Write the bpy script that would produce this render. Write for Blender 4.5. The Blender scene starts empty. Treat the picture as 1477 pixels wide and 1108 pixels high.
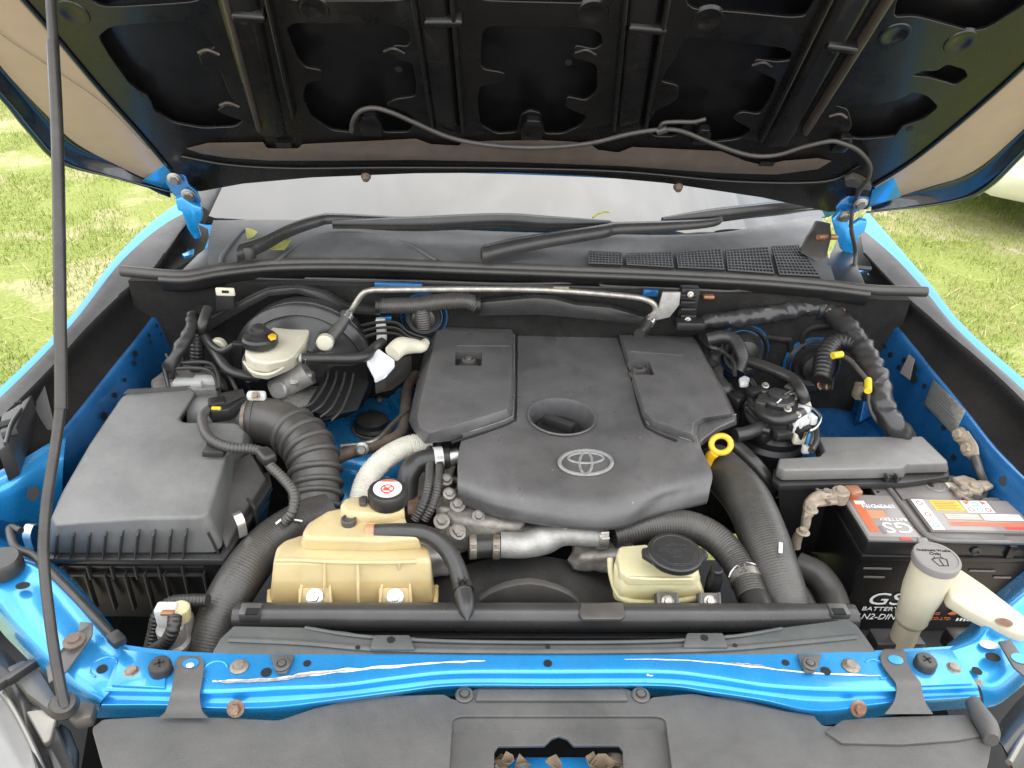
import bpy, bmesh, math, random
from mathutils import Vector as V, Matrix, noise as mnoise
R_ = math.radians
random.seed(7)
S = bpy.context.scene
COL = S.collection

# ---------------------------------------------------------------- camera
FP = 1110.0
CAM = V((-0.11, 0.0, 1.80))
_p, _y, _r = R_(30.0), R_(-3.54), R_(2.845)
_f = V((0, math.cos(_p), -math.sin(_p))); _u = V((0, math.sin(_p), math.cos(_p))); _rt = V((1, 0, 0))
_r2 = _rt*math.cos(_r) + _u*math.sin(_r); _u2 = -_rt*math.sin(_r) + _u*math.cos(_r)
_Z = Matrix.Rotation(_y, 3, 'Z')
RT, UP, FW = _Z @ _r2, _Z @ _u2, _Z @ _f
cd = bpy.data.cameras.new('camera'); cam = bpy.data.objects.new('camera', cd); COL.objects.link(cam)
cd.sensor_width = 36.0; cd.lens = 36.0*FP/1477.0; cd.clip_start = 0.02; cd.clip_end = 3000
cam.matrix_world = Matrix(((RT.x, UP.x, -FW.x, CAM.x), (RT.y, UP.y, -FW.y, CAM.y), (RT.z, UP.z, -FW.z, CAM.z), (0, 0, 0, 1)))
S.camera = cam

# ---------------------------------------------------------------- sky, sun, exposure
SUN_EL, SUN_AZ = 70.0, 8.0        # azimuth measured from +Y (behind the truck) towards +X
W = bpy.data.worlds.new('World'); S.world = W; W.use_nodes = True
wn, wl = W.node_tree.nodes, W.node_tree.links
wn.clear()
sky = wn.new('ShaderNodeTexSky'); sky.sky_type = 'NISHITA'; sky.sun_disc = False
sky.sun_elevation = R_(SUN_EL); sky.sun_rotation = R_(SUN_AZ); sky.dust_density = 2.0; sky.air_density = 1.2
tc = wn.new('ShaderNodeTexCoord')
mp = wn.new('ShaderNodeMapping'); mp.inputs['Scale'].default_value = (1.0, 1.0, 2.2)
nz = wn.new('ShaderNodeTexNoise'); nz.inputs['Scale'].default_value = 2.6; nz.inputs['Detail'].default_value = 7; nz.inputs['Roughness'].default_value = .55
cr = wn.new('ShaderNodeValToRGB'); cr.color_ramp.elements[0].position = .30; cr.color_ramp.elements[1].position = .62
cr.color_ramp.elements[0].color = (.55, .55, .55, 1); cr.color_ramp.elements[1].color = (.96, .96, .96, 1)
mx = wn.new('ShaderNodeMix'); mx.data_type = 'RGBA'
# the cloud deck is brighter round the veiled sun
vd = wn.new('ShaderNodeVectorMath'); vd.operation = 'DOT_PRODUCT'
_e, _a = R_(SUN_EL), R_(SUN_AZ)
vd.inputs[1].default_value = (math.sin(_a)*math.cos(_e), math.cos(_a)*math.cos(_e), math.sin(_e))
wl.new(tc.outputs['Generated'], vd.inputs[0])
mr = wn.new('ShaderNodeMapRange'); mr.inputs['From Min'].default_value = .55; mr.inputs['From Max'].default_value = 1.0; mr.inputs['To Min'].default_value = 0; mr.inputs['To Max'].default_value = 1
pw = wn.new('ShaderNodeMath'); pw.operation = 'POWER'; pw.inputs[1].default_value = 3.0
wl.new(vd.outputs['Value'], mr.inputs['Value']); wl.new(mr.outputs['Result'], pw.inputs[0])
nz2 = wn.new('ShaderNodeTexNoise'); nz2.inputs['Scale'].default_value = 4.2; nz2.inputs['Detail'].default_value = 8; nz2.inputs['Roughness'].default_value = .6; nz2.inputs['Distortion'].default_value = .6
wl.new(mp.outputs['Vector'], nz2.inputs['Vector'])
cv = wn.new('ShaderNodeMapRange'); cv.inputs['From Min'].default_value = .32; cv.inputs['From Max'].default_value = .68; cv.inputs['To Min'].default_value = .72; cv.inputs['To Max'].default_value = 1.30
wl.new(nz2.outputs['Fac'], cv.inputs['Value'])
sc_ = wn.new('ShaderNodeVectorMath'); sc_.operation = 'SCALE'; wl.new(cv.outputs['Result'], sc_.inputs['Scale'])
gm = wn.new('ShaderNodeMix'); gm.data_type = 'RGBA'
gm.inputs['A'].default_value = (13.4, 13.6, 13.8, 1); gm.inputs['B'].default_value = (19, 18.8, 18.5, 1)
wl.new(pw.outputs['Value'], gm.inputs['Factor']); wl.new(gm.outputs['Result'], sc_.inputs[0]); wl.new(sc_.outputs['Vector'], mx.inputs['B'])
bg = wn.new('ShaderNodeBackground'); bg.inputs['Strength'].default_value = 0.13
wo = wn.new('ShaderNodeOutputWorld')
wl.new(tc.outputs['Generated'], mp.inputs['Vector']); wl.new(mp.outputs['Vector'], nz.inputs['Vector'])
wl.new(nz.outputs['Fac'], cr.inputs['Fac']); wl.new(cr.outputs['Color'], mx.inputs['Factor'])
wl.new(sky.outputs['Color'], mx.inputs['A']); wl.new(mx.outputs['Result'], bg.inputs['Color']); wl.new(bg.outputs['Background'], wo.inputs['Surface'])
sl = bpy.data.lights.new('sun', 'SUN'); sl.energy = 0.6; sl.angle = R_(64); sl.color = (1, .96, .9)
so = bpy.data.objects.new('sun', sl); COL.objects.link(so)
sd = V((math.sin(R_(SUN_AZ))*math.cos(R_(SUN_EL)), math.cos(R_(SUN_AZ))*math.cos(R_(SUN_EL)), math.sin(R_(SUN_EL))))
so.rotation_euler = sd.to_track_quat('Z', 'Y').to_euler(); so.location = (0, 0, 8)
S.view_settings.view_transform = 'Standard'; S.view_settings.look = 'None'; S.view_settings.gamma = 1.0
S.view_settings.exposure = 1.05

# ---------------------------------------------------------------- placing: a photo pixel on a known plane gives a point
def ray(px, py): return FW + RT*((px-738.5)/FP) - UP*((py-554.0)/FP)
def P(px, py, z=None, y=None, x=None, d=None):
    k = ray(px, py)
    if z is not None: t = (z-CAM.z)/k.z
    elif y is not None: t = (y-CAM.y)/k.y
    elif x is not None: t = (x-CAM.x)/k.x
    else: t = d
    return CAM + k*t
def PP(pts, z):
    o = []
    for i, p in enumerate(pts):
        zz = z(p[0], p[1]) if callable(z) else (z[i] if isinstance(z, (list, tuple)) else z)
        o.append(P(p[0], p[1], z=zz))
    return o
HPHI = R_(50.0); HO = V((0, 1.56, 1.353))
HV = V((0, -math.cos(HPHI), math.sin(HPHI))); HN = V((0, -math.sin(HPHI), -math.cos(HPHI)))   # along the hood, out of its underside
def PH(px, py, off=0.0):
    k = ray(px, py); q = HO + HN*off
    return CAM + k*((q-CAM).dot(HN)/k.dot(HN))

# ---------------------------------------------------------------- materials
MATS = {}
def mat(name, col, rough=.5, metal=0., var=0., vscale=30., dust=0., dustcol=(.33, .30, .26), bump=0., bscale=300., coat=0., spec=.5, sss=0., rust=0., specks=0., rvar=0., wear=0., fluid=None):
    m = bpy.data.materials.new(name); m.use_nodes = True; MATS[name] = m
    n, l = m.node_tree.nodes, m.node_tree.links
    b = n['Principled BSDF']
    b.inputs['Base Color'].default_value = (*col, 1); b.inputs['Roughness'].default_value = rough; b.inputs['Metallic'].default_value = metal
    b.inputs['Coat Weight'].default_value = coat; b.inputs['Coat Roughness'].default_value = .06; b.inputs['Specular IOR Level'].default_value = spec
    if sss: b.inputs['Subsurface Weight'].default_value = sss; b.inputs['Subsurface Radius'].default_value = (.02, .012, .005)
    g = n.new('ShaderNodeNewGeometry'); cur = None
    def noise(sc, det=4, rg=.55):
        t = n.new('ShaderNodeTexNoise'); t.inputs['Scale'].default_value = sc; t.inputs['Detail'].default_value = det; t.inputs['Roughness'].default_value = rg
        l.new(g.outputs['Position'], t.inputs['Vector']); return t.outputs['Fac']
    def ramp(src, a, bb, c0=0., c1=1.):
        r = n.new('ShaderNodeMapRange'); r.inputs['From Min'].default_value = a; r.inputs['From Max'].default_value = bb
        r.inputs['To Min'].default_value = c0; r.inputs['To Max'].default_value = c1; l.new(src, r.inputs['Value']); return r.outputs['Result']
    def mix(f, a, bb):
        x = n.new('ShaderNodeMix'); x.data_type = 'RGBA'
        l.new(f, x.inputs['Factor'])
        if isinstance(a, tuple): x.inputs['A'].default_value = (*a, 1)
        else: l.new(a, x.inputs['A'])
        if isinstance(bb, tuple): x.inputs['B'].default_value = (*bb, 1)
        else: l.new(bb, x.inputs['B'])
        return x.outputs['Result']
    cur = col
    if var:
        cur = mix(ramp(noise(vscale, 6), .3, .7), tuple(c*(1-var) for c in col), tuple(min(1, c*(1+var)) for c in col))
    if rust:
        cur = mix(ramp(noise(55, 6, .65), .62-rust*.3, .78-rust*.3), cur, (.16, .065, .03))
    if wear:      # broad patchy fading and wipe marks
        wv = n.new('ShaderNodeTexNoise'); wv.inputs['Scale'].default_value = 5.5; wv.inputs['Detail'].default_value = 8; wv.inputs['Roughness'].default_value = .7; wv.inputs['Distortion'].default_value = 1.2
        l.new(g.outputs['Position'], wv.inputs['Vector'])
        cur = mix(ramp(wv.outputs['Fac'], .36, .68, 0, wear), cur, tuple(min(1, c*2.1+.02) for c in col))
        cur = mix(ramp(noise(120, 3, .5), .60, .72, 0, wear*.5), cur, tuple(c*.45 for c in col))
    if fluid:     # coolant standing in the tank shows through the wall
        sz = n.new('ShaderNodeSeparateXYZ'); l.new(g.outputs['Position'], sz.inputs['Vector'])
        cur = mix(ramp(sz.outputs['Z'], fluid[0], fluid[0]-.006, 0, .55), cur, fluid[1])
        cur = mix(ramp(noise(16, 6, .6), .52, .75, 0, .4), cur, tuple(c*.72 for c in fluid[1]))
    if specks:
        vo = n.new('ShaderNodeTexVoronoi'); vo.inputs['Scale'].default_value = 62; l.new(g.outputs['Position'], vo.inputs['Vector'])
        sc = n.new('ShaderNodeSeparateXYZ'); l.new(vo.outputs['Color'], sc.inputs['Vector'])
        mm = n.new('ShaderNodeMath'); mm.operation = 'MULTIPLY'; l.new(ramp(vo.outputs['Distance'], .07, .11, specks, 0), mm.inputs[0]); l.new(ramp(sc.outputs['X'], .86, .90), mm.inputs[1])
        cur = mix(mm.outputs['Value'], cur, (.42, .40, .37))
    if dust:
        f = n.new('ShaderNodeMath'); f.operation = 'MULTIPLY'
        l.new(ramp(noise(14, 7, .65), .25, .8, dust*.3, dust*1.3), f.inputs[0])
        sx = n.new('ShaderNodeSeparateXYZ'); l.new(g.outputs['Normal'], sx.inputs['Vector']); l.new(ramp(sx.outputs['Z'], -.1, .9, .25, 1), f.inputs[1])
        cur = mix(f.outputs['Value'], cur, dustcol)
    if not isinstance(cur, tuple): l.new(cur, b.inputs['Base Color'])
    if rvar: l.new(ramp(noise(22, 6, .6), .3, .7, max(.02, rough-rvar), min(1, rough+rvar)), b.inputs['Roughness'])
    h = None
    if bump:
        bp = n.new('ShaderNodeBump'); bp.inputs['Strength'].default_value = bump; bp.inputs['Distance'].default_value = .002
        l.new(noise(bscale, 3), bp.inputs['Height']); l.new(bp.outputs['Normal'], b.inputs['Normal'])
    return m
mat('blue_paint', (.012, .29, .68), .27, .42, var=.14, vscale=12, coat=.6, dust=.15, dustcol=(.20, .26, .32), rvar=.06)
mat('blue_fender', (.010, .27, .66), .42, .25, var=.08, vscale=9, dust=.05)
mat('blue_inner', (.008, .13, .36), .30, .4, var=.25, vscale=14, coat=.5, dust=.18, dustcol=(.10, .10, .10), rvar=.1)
mat('hood_inner', (.0045, .0042, .0042), .30, .05, var=.3, coat=.12, dust=.025, dustcol=(.12, .10, .09), rvar=.08)
mat('hood_skin_in', (.005, .005, .006), .35, .1, var=.4, coat=.1, dust=.03, dustcol=(.15, .12, .1))
mat('hood_margin', (.38, .285, .225), .38, .2, var=.04, coat=.15)  # taupe base stands in for tan reflections on the blue paint
mat('rib_sheen', (.055, .045, .038), .34, .3, var=.2, coat=.2)  # lighter brown than the frame: tan reflections painted into the folds
mat('hood_lip', (.12, .096, .082), .34, .25, var=.15, coat=.3, dust=.1)  # brown tone puts a tan reflection into the rear lip's colour
mat('hood_edge', (.006, .012, .02), .22, .1, coat=.8)
mat('fuse_lid', (.12, .117, .112), .40, wear=.5, var=.1, vscale=30, dust=.24, bump=.1, bscale=900)
mat('plastic', (.034, .033, .032), .40, var=.12, vscale=40, dust=.24, dustcol=(.34, .32, .29), bump=.10, bscale=900, rvar=.07)
mat('plastic_smooth', (.020, .020, .021), .30, var=.15, dust=.10, rvar=.06)
mat('plastic_dark', (.008, .008, .009), .42, var=.25, dust=.04)
mat('cover', (.052, .051, .053), .32, wear=.6, var=.10, vscale=25, dust=.18, specks=.5, bump=.22, bscale=1500, rvar=.06)
mat('airbox', (.085, .084, .082), .38, wear=.5, var=.08, vscale=20, dust=.26, dustcol=(.36, .35, .32), bump=.28, bscale=1100, rvar=.05)
mat('grain', (.038, .038, .038), .50, var=.10, vscale=50, wear=.4, dust=.16, bump=.34, bscale=800)
mat('cowl', (.062, .063, .067), .60, var=.15, vscale=12, dust=.28, dustcol=(.36, .35, .33), bump=.12, bscale=700)
mat('strip', (.055, .054, .054), .75, var=.12, vscale=18, dust=.28, dustcol=(.30, .29, .28), bump=.15, bscale=800)
mat('felt', (.007, .0065, .0065), .95, var=.35, vscale=160, dust=.03, bump=.6, bscale=420, spec=.15)
mat('insulation', (.009, .009, .009), .9, var=.5, vscale=40, dust=.12, bump=.7, bscale=160, spec=.2)
mat('rubber', (.013, .013, .013), .34, var=.25, vscale=60, dust=.10, bump=.15, bscale=500, rvar=.1)
mat('rubber_grey', (.040, .037, .035), .38, var=.18, vscale=50, dust=.18, bump=.1, bscale=600)
mat('rubber_seal', (.028, .027, .026), .36, var=.15, dust=.18)
mat('hose_dusty', (.020, .019, .018), .36, var=.25, vscale=25, dust=.20, bump=.25, bscale=420, rvar=.1)
mat('emblem', (.20, .20, .195), .42, var=.3, vscale=120, dust=.2)
mat('seal_green', (.036, .045, .046), .58, var=.12, vscale=30, dust=.18, bump=.15, bscale=700)
mat('tank_cream', (.56, .46, .26), .28, fluid=(1.052, (.48, .35, .15)), var=.14, vscale=11, sss=.9, dust=.06, dustcol=(.35, .26, .12))
mat('tank_yellow', (.62, .57, .36), .32, fluid=(1.040, (.52, .45, .21)), var=.08, vscale=18, sss=.8, dust=.08, dustcol=(.3, .26, .12))
mat('tank_white', (.60, .57, .45), .42, var=.06, vscale=20, sss=.2, dust=.10, dustcol=(.42, .32, .16))
mat('washer_white', (.50, .45, .33), .40, var=.05, sss=.2, dust=.06)
mat('aluminium', (.40, .39, .37), .58, .6, var=.25, vscale=50, dust=.30, bump=.35, bscale=260)
mat('cast_dirty', (.30, .28, .25), .6, .6, var=.35, vscale=60, dust=.35, dustcol=(.16, .13, .10), bump=.5, bscale=200)
mat('steel', (.62, .61, .58), .34, .95, var=.15, dust=.12)
mat('steel_dull', (.42, .40, .36), .45, .85, var=.3, vscale=90, dust=.3)
mat('zinc', (.27, .235, .19), .55, .6, var=.3, vscale=90, dust=.2, rust=.35)
mat('rusty', (.24, .17, .12), .7, .45, var=.35, vscale=120, rust=.7, dust=.2, bump=.4)
mat('rust_pipe', (.15, .105, .08), .7, .3, var=.3, vscale=90, dust=.2, bump=.3)
mat('rod', (.035, .033, .032), .28, .4, var=.2, vscale=60, dust=.1, rvar=.1)
mat('black', (.004, .004, .004), .7)
mat('battery_case', (.006, .006, .007), .30, var=.2, dust=.03, bump=.08, bscale=700)
mat('battery_black', (.010, .010, .011), .30, var=.2, dust=.05)
mat('battery_lid', (.14, .126, .116), .28, var=.1, dust=.22)
mat('battery_handle', (.11, .10, .096), .34, var=.1, dust=.25)
mat('label_grey', (.27, .24, .22), .25, var=.05, coat=.4)
mat('orange', (.52, .13, .05), .4, var=.05)
mat('orange_pale', (.50, .24, .13), .4, var=.05)
mat('red', (.60, .06, .05), .4)
mat('white_print', (.80, .80, .80), .4)
mat('yellow_print', (.66, .46, .03), .4)
mat('blue_print', (.08, .36, .70), .4)
mat('grey_print', (.13, .13, .14), .45)
mat('yellow_plastic', (.80, .45, .02), .35, sss=.1, var=.05, dust=.08)
mat('yellow_tape', (.72, .52, .03), .45)
mat('white_plastic', (.66, .66, .63), .4, var=.05, dust=.15)
mat('wrap_white', (.62, .59, .50), .75, var=.12, vscale=60, dust=.15, bump=.3, bscale=400)
mat('paper', (.68, .69, .70), .5, var=.04)
mat('terminal', (.34, .28, .21), .72, .35, var=.3, vscale=110, dust=.35, dustcol=(.40, .34, .26), bump=.3, bscale=500)
mat('copper', (.40, .17, .09), .5, .5, var=.3, dust=.2)
mat('plate', (.34, .33, .30), .4, .7, var=.3, vscale=160, dust=.25, bump=.3, bscale=600)
mat('scratch', (.62, .60, .57), .6, var=.3, vscale=200)
mat('primer', (.30, .26, .23), .6, var=.3, vscale=200)
mat('glass', (.015, .019, .020), .035, spec=1.0, var=.3, vscale=6, dust=.04)
mat('frit', (.03, .03, .031), .05, spec=.9, coat=1.0)
mat('cap_grey', (.20, .185, .175), .5, var=.06, dust=.1)
mat('headlight', (.20, .195, .185), .38, var=.05, coat=.25)
mat('chrome', (.24, .225, .20), .35, .6, var=.1)
mat('cap_text', (.055, .056, .058), .45)
mat('car_cream', (.62, .60, .46), .28, coat=.8, var=.03, dust=.1)
mat('car_glass', (.01, .012, .013), .04, coat=1)
mat('tyre', (.015, .015, .015), .8, bump=.3)
mat('leaf', (.42, .42, .06), .5, var=.2, vscale=150, sss=.1)
mat('dry_leaf', (.15, .11, .07), .7, var=.35, vscale=80)
mat('wood_dirt', (.30, .25, .19), .95, var=.2, vscale=3, bump=.5, bscale=40)

# ---------------------------------------------------------------- mesh helpers
WLOC = {}
def reg(o, w): WLOC[o.name] = V(w)
def thing(name, label, cat, loc, group=None):
    o = bpy.data.objects.new(name, None); COL.objects.link(o); o.location = loc; o.empty_display_size = .05
    o['label'] = label; o['category'] = cat
    if group: o['group'] = group
    reg(o, loc); return o
def tag(o, label, cat, group=None):
    o['label'] = label; o['category'] = cat
    if group: o['group'] = group
    return o
def finish(name, me, mt, parent):
    vs = me.vertices
    if len(vs):
        xs = [v.co.x for v in vs]; ys = [v.co.y for v in vs]; zs = [v.co.z for v in vs]
        c = V(((min(xs)+max(xs))/2, (min(ys)+max(ys))/2, min(zs)))
    else: c = V((0, 0, 0))
    me.transform(Matrix.Translation(-c))
    o = bpy.data.objects.new(name, me); COL.objects.link(o)
    if mt: me.materials.append(MATS[mt])
    reg(o, c)
    if parent: o.parent = parent; o.location = c - WLOC[parent.name]
    else: o.location = c
    return o
def frombm(name, bm, mt, parent=None, ang=38, smooth=True):
    me = bpy.data.meshes.new(name); bm.to_mesh(me); bm.free()
    if smooth:
        me.polygons.foreach_set('use_smooth', [True]*len(me.polygons)); me.set_sharp_from_angle(angle=R_(ang))
    return finish(name, me, mt, parent)
def bevel_bm(bm, w, seg=2, amin=.45):
    bmesh.ops.remove_doubles(bm, verts=bm.verts, dist=1e-5)
    bmesh.ops.recalc_face_normals(bm, faces=bm.faces)
    if w:
        ed = [e for e in bm.edges if len(e.link_faces) == 2 and e.calc_face_angle(0) > amin]
        if ed: bmesh.ops.bevel(bm, geom=ed, offset=w, offset_type='OFFSET', segments=seg, profile=.5, affect='EDGES', clamp_overlap=True)
def bm_prism(bm, top, bot):
    t = [bm.verts.new(p) for p in top]; b = [bm.verts.new(p) for p in bot]; n = len(t)
    bm.faces.new(t); bm.faces.new(b[::-1])
    for i in range(n):
        j = (i+1) % n; bm.faces.new((t[j], t[i], b[i], b[j]))
def prism(name, top, bot, mt, parent=None, bev=.002, seg=2, ang=38):
    """solid between two matching outlines; bot may be a depth in metres or an offset vector"""
    if isinstance(bot, (int, float)): bot = [p - V((0, 0, bot)) for p in top]
    elif isinstance(bot, V): bot = [p + bot for p in top]
    bm = bmesh.new(); bm_prism(bm, top, bot); bevel_bm(bm, bev, seg)
    return frombm(name, bm, mt, parent, ang)
def cr_pt(a, b, c, d, t):
    return .5*((2*b) + (c-a)*t + (2*a-5*b+4*c-d)*t*t + (3*b-a-3*c+d)*t*t*t)
def crv(pts, n):
    """Catmull-Rom through pts, n samples a span (works on vectors and floats)"""
    o = []; m = len(pts)
    for i in range(m-1):
        b, c = pts[i], pts[i+1]
        a = pts[i-1] if i else 2*b-c
        d = pts[i+2] if i+2 < m else 2*c-b
        for k in range(n): o.append(cr_pt(a, b, c, d, k/n))
    o.append(pts[-1]); return o
def rsamp(pts, rad, step):
    L = [0.]
    for a, b in zip(pts, pts[1:]): L.append(L[-1]+(b-a).length)
    n = max(2, int(L[-1]/step)); o, r, s, j = [], [], [], 0
    for i in range(n+1):
        t = L[-1]*i/n
        while j < len(L)-2 and L[j+1] < t: j += 1
        f = (t-L[j])/max(1e-9, L[j+1]-L[j]); o.append(pts[j].lerp(pts[j+1], f)); r.append(rad[j]+(rad[j+1]-rad[j])*f); s.append(t)
    return o, r, s
def bm_tube(bm, pts, rad, res=12, sm=6, rib=None, rough=0., flat=1., caps=True, seed=0, flatdir=None):
    if not isinstance(rad, (list, tuple)): rad = [rad]*len(pts)
    pts = [V(p) for p in pts]
    if sm > 1 and len(pts) > 2: c, r = crv(pts, sm), crv(list(rad), sm)
    else: c, r = pts, list(rad)
    if rib:
        c, r, s = rsamp(c, r, rib[0]/6.0)
        r = [a + rib[1]*(abs(math.sin(math.pi*t/rib[0]))**rib[2] if len(rib) > 2 else .5+.5*math.sin(2*math.pi*t/rib[0])) for a, t in zip(r, s)]
    elif rough:
        c, r, s = rsamp(c, r, max(.003, r[0]*.3))
    n = len(c); T = []
    for i in range(n):
        t = c[min(i+1, n-1)]-c[max(i-1, 0)]; T.append(t.normalized() if t.length > 1e-9 else V((0, 0, 1)))
    ref = V((0, 0, 1)) if abs(T[0].z) < .9 else V((0, 1, 0))
    if flatdir is not None: ref = flatdir
    N = (ref - T[0]*ref.dot(T[0])).normalized(); rings = []
    for i in range(n):
        if flatdir is not None: N = (flatdir - T[i]*flatdir.dot(T[i])).normalized()
        else: N = (N - T[i]*N.dot(T[i])).normalized()
        B = T[i].cross(N); ring = []
        for k in range(res):
            a = 2*math.pi*k/res; rr = r[i]
            if rough: rr *= 1 + rough*(mnoise.noise(V((c[i].x*70+seed, c[i].y*70+math.cos(a)*1.2, c[i].z*70+math.sin(a)*1.2))))
            ring.append(bm.verts.new(c[i] + N*(math.cos(a)*rr*flat) + B*(math.sin(a)*rr)))
        rings.append(ring)
    for a, b in zip(rings, rings[1:]):
        for k in range(res):
            j = (k+1) % res; bm.faces.new((a[k], a[j], b[j], b[k]))
    if caps: bm.faces.new(rings[0][::-1]); bm.faces.new(rings[-1])
def tube(name, pts, rad, mt, parent=None, **kw):
    bm = bmesh.new(); bm_tube(bm, pts, rad, **kw); return frombm(name, bm, mt, parent, 50)
def frame(ax):
    ax = V(ax).normalized(); ref = V((1, 0, 0)) if abs(ax.x) < .9 else V((0, 1, 0))
    e1 = (ref-ax*ref.dot(ax)).normalized(); return e1, ax.cross(e1), ax
def bm_lathe(bm, prof, loc, ax=(0, 0, 1), seg=28, sx=1., knurl=None, open0=False):
    e1, e2, e3 = frame(ax); loc = V(loc); rings = []
    for r, h in prof:
        ring = []
        for k in range(seg):
            a = 2*math.pi*k/seg; rr = r
            if knurl and k % 2: rr = r*knurl
            ring.append(bm.verts.new(loc + e1*(math.cos(a)*rr*sx) + e2*(math.sin(a)*rr) + e3*h))
        rings.append(ring)
    ring_like = abs(prof[0][1]-prof[-1][1]) < 1e-6 and prof[0][0] > 1e-5 and prof[-1][0] > 1e-5
    for a, b in zip(rings, rings[1:]+([rings[0]] if ring_like else [])):
        for k in range(seg):
            j = (k+1) % seg; bm.faces.new((a[k], a[j], b[j], b[k]))
    if ring_like: return
    if prof[0][0] > 1e-5 and not open0: bm.faces.new(rings[0][::-1])
    if prof[-1][0] > 1e-5: bm.faces.new(rings[-1])
def lathe(name, prof, loc, mt, parent=None, ax=(0, 0, 1), seg=28, sx=1., ang=32, knurl=None, open0=False):
    bm = bmesh.new(); bm_lathe(bm, prof, loc, ax, seg, sx, knurl, open0); bmesh.ops.remove_doubles(bm, verts=bm.verts, dist=1e-6)
    bmesh.ops.recalc_face_normals(bm, faces=bm.faces)
    return frombm(name, bm, mt, parent, ang)
def patch(name, rows, mt, parent=None, nu=6, nv=4, thick=0., ang=45, hole=None):
    """smooth sheet through a net of points; thick adds a real underside along the sheet's normal"""
    g = [crv([V(p) for p in r], nu) for r in rows]
    g = list(zip(*[crv(list(c), nv) for c in zip(*g)]))
    bm = bmesh.new(); vs = [[bm.verts.new(p) for p in r] for r in g]
    for a, b in zip(vs, vs[1:]):
        for k in range(len(a)-1): bm.faces.new((a[k], a[k+1], b[k+1], b[k]))
    if hole:
        hc, hr = hole; ins = [f for f in bm.faces if any((v.co.xy-hc.xy).length < hr for v in f.verts)]
        bmesh.ops.delete(bm, geom=ins, context='FACES')
        for v in bm.verts:
            d = v.co.xy-hc.xy
            if v.is_boundary and d.length < hr*1.6: v.co.xy = hc.xy + d.normalized()*hr
    bmesh.ops.recalc_face_normals(bm, faces=bm.faces)
    if thick:
        bm.normal_update()
        up = sum((f.normal for f in bm.faces), V((0, 0, 0)))
        if up.dot(CAM - g[len(g)//2][len(g[0])//2]) < 0: bmesh.ops.reverse_faces(bm, faces=bm.faces); bm.normal_update()
        bmesh.ops.solidify(bm, geom=list(bm.faces), thickness=thick)
    return frombm(name, bm, mt, parent, ang)
def sheet(name, outer, holes, thick, mt, parent, fr, bev=0.):
    """flat plate with real openings, outlines given as 3-D points that lie on the plane fr=(origin,ex,ey)"""
    o, ex, ey = fr; ez = ex.cross(ey)
    cu = bpy.data.curves.new('c', 'CURVE'); cu.dimensions = '2D'; cu.fill_mode = 'BOTH'; cu.extrude = thick/2; cu.bevel_depth = bev; cu.bevel_resolution = 1
    for lp in [outer]+list(holes):
        s = cu.splines.new('POLY'); s.points.add(len(lp)-1); s.use_cyclic_u = True
        for q, p in zip(s.points, lp): d = p-o; q.co = (d.dot(ex), d.dot(ey), 0, 1)
    t = bpy.data.objects.new('c', cu); COL.objects.link(t)
    me = bpy.data.meshes.new_from_object(t.evaluated_get(bpy.context.evaluated_depsgraph_get()))
    bpy.data.objects.remove(t); bpy.data.curves.remove(cu); me.name = name; me.materials.clear()
    me.transform(Matrix(((ex.x, ey.x, ez.x, o.x), (ex.y, ey.y, ez.y, o.y), (ex.z, ey.z, ez.z, o.z), (0, 0, 0, 1))))
    return finish(name, me, mt, parent)
def rnd(pts, r=.3, n=4):
    """round the corners of a closed outline"""
    o = []; m = len(pts)
    for i in range(m):
        a, b, c = pts[i-1], pts[i], pts[(i+1) % m]
        p = b.lerp(a, r); q = b.lerp(c, r)
        for k in range(n+1):
            t = k/n; o.append(p.lerp(b, t).lerp(b.lerp(q, t), t))
    return o
def text(name, s, loc, ex, ey, size, mt, parent, ext=.0003, align='LEFT', shear=0., wide=1.):
    fc = bpy.data.curves.new('t', 'FONT'); fc.body = s; fc.size = size; fc.extrude = ext; fc.align_x = align; fc.shear = shear; fc.resolution_u = 3
    t = bpy.data.objects.new('t', fc); COL.objects.link(t)
    me = bpy.data.meshes.new_from_object(t.evaluated_get(bpy.context.evaluated_depsgraph_get()))
    bpy.data.objects.remove(t); bpy.data.curves.remove(fc); me.name = name; me.materials.clear()
    ex = V(ex).normalized(); ey = V(ey); ey = (ey-ex*ey.dot(ex)).normalized(); ez = ex.cross(ey); ex = ex*wide; loc = V(loc)
    me.transform(Matrix(((ex.x, ey.x, ez.x, loc.x), (ex.y, ey.y, ez.y, loc.y), (ex.z, ey.z, ez.z, loc.z), (0, 0, 0, 1))))
    return finish(name, me, mt, parent)
def cut(o, cutters):
    for c in cutters:
        m = o.modifiers.new('b', 'BOOLEAN'); m.operation = 'DIFFERENCE'; m.object = c; m.solver = 'EXACT'
    bpy.context.view_layer.update()
    me = bpy.data.meshes.new_from_object(o.evaluated_get(bpy.context.evaluated_depsgraph_get()))
    o.modifiers.clear(); old = o.data; me.name = old.name; o.data = me
    me.set_sharp_from_angle(angle=R_(38))
    for c in cutters: bpy.data.objects.remove(c)
    return o
def box(name, c, sx, sy, sz, mt, parent=None, rot=None, bev=.002, seg=2):
    c = V(c); M = rot or Matrix.Identity(3)
    f = lambda z: [c + M @ V((a*sx/2, b*sy/2, z)) for a, b in ((-1, -1), (1, -1), (1, 1), (-1, 1))]
    return prism(name, f(sz/2), f(-sz/2), mt, parent, bev, seg)
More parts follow.
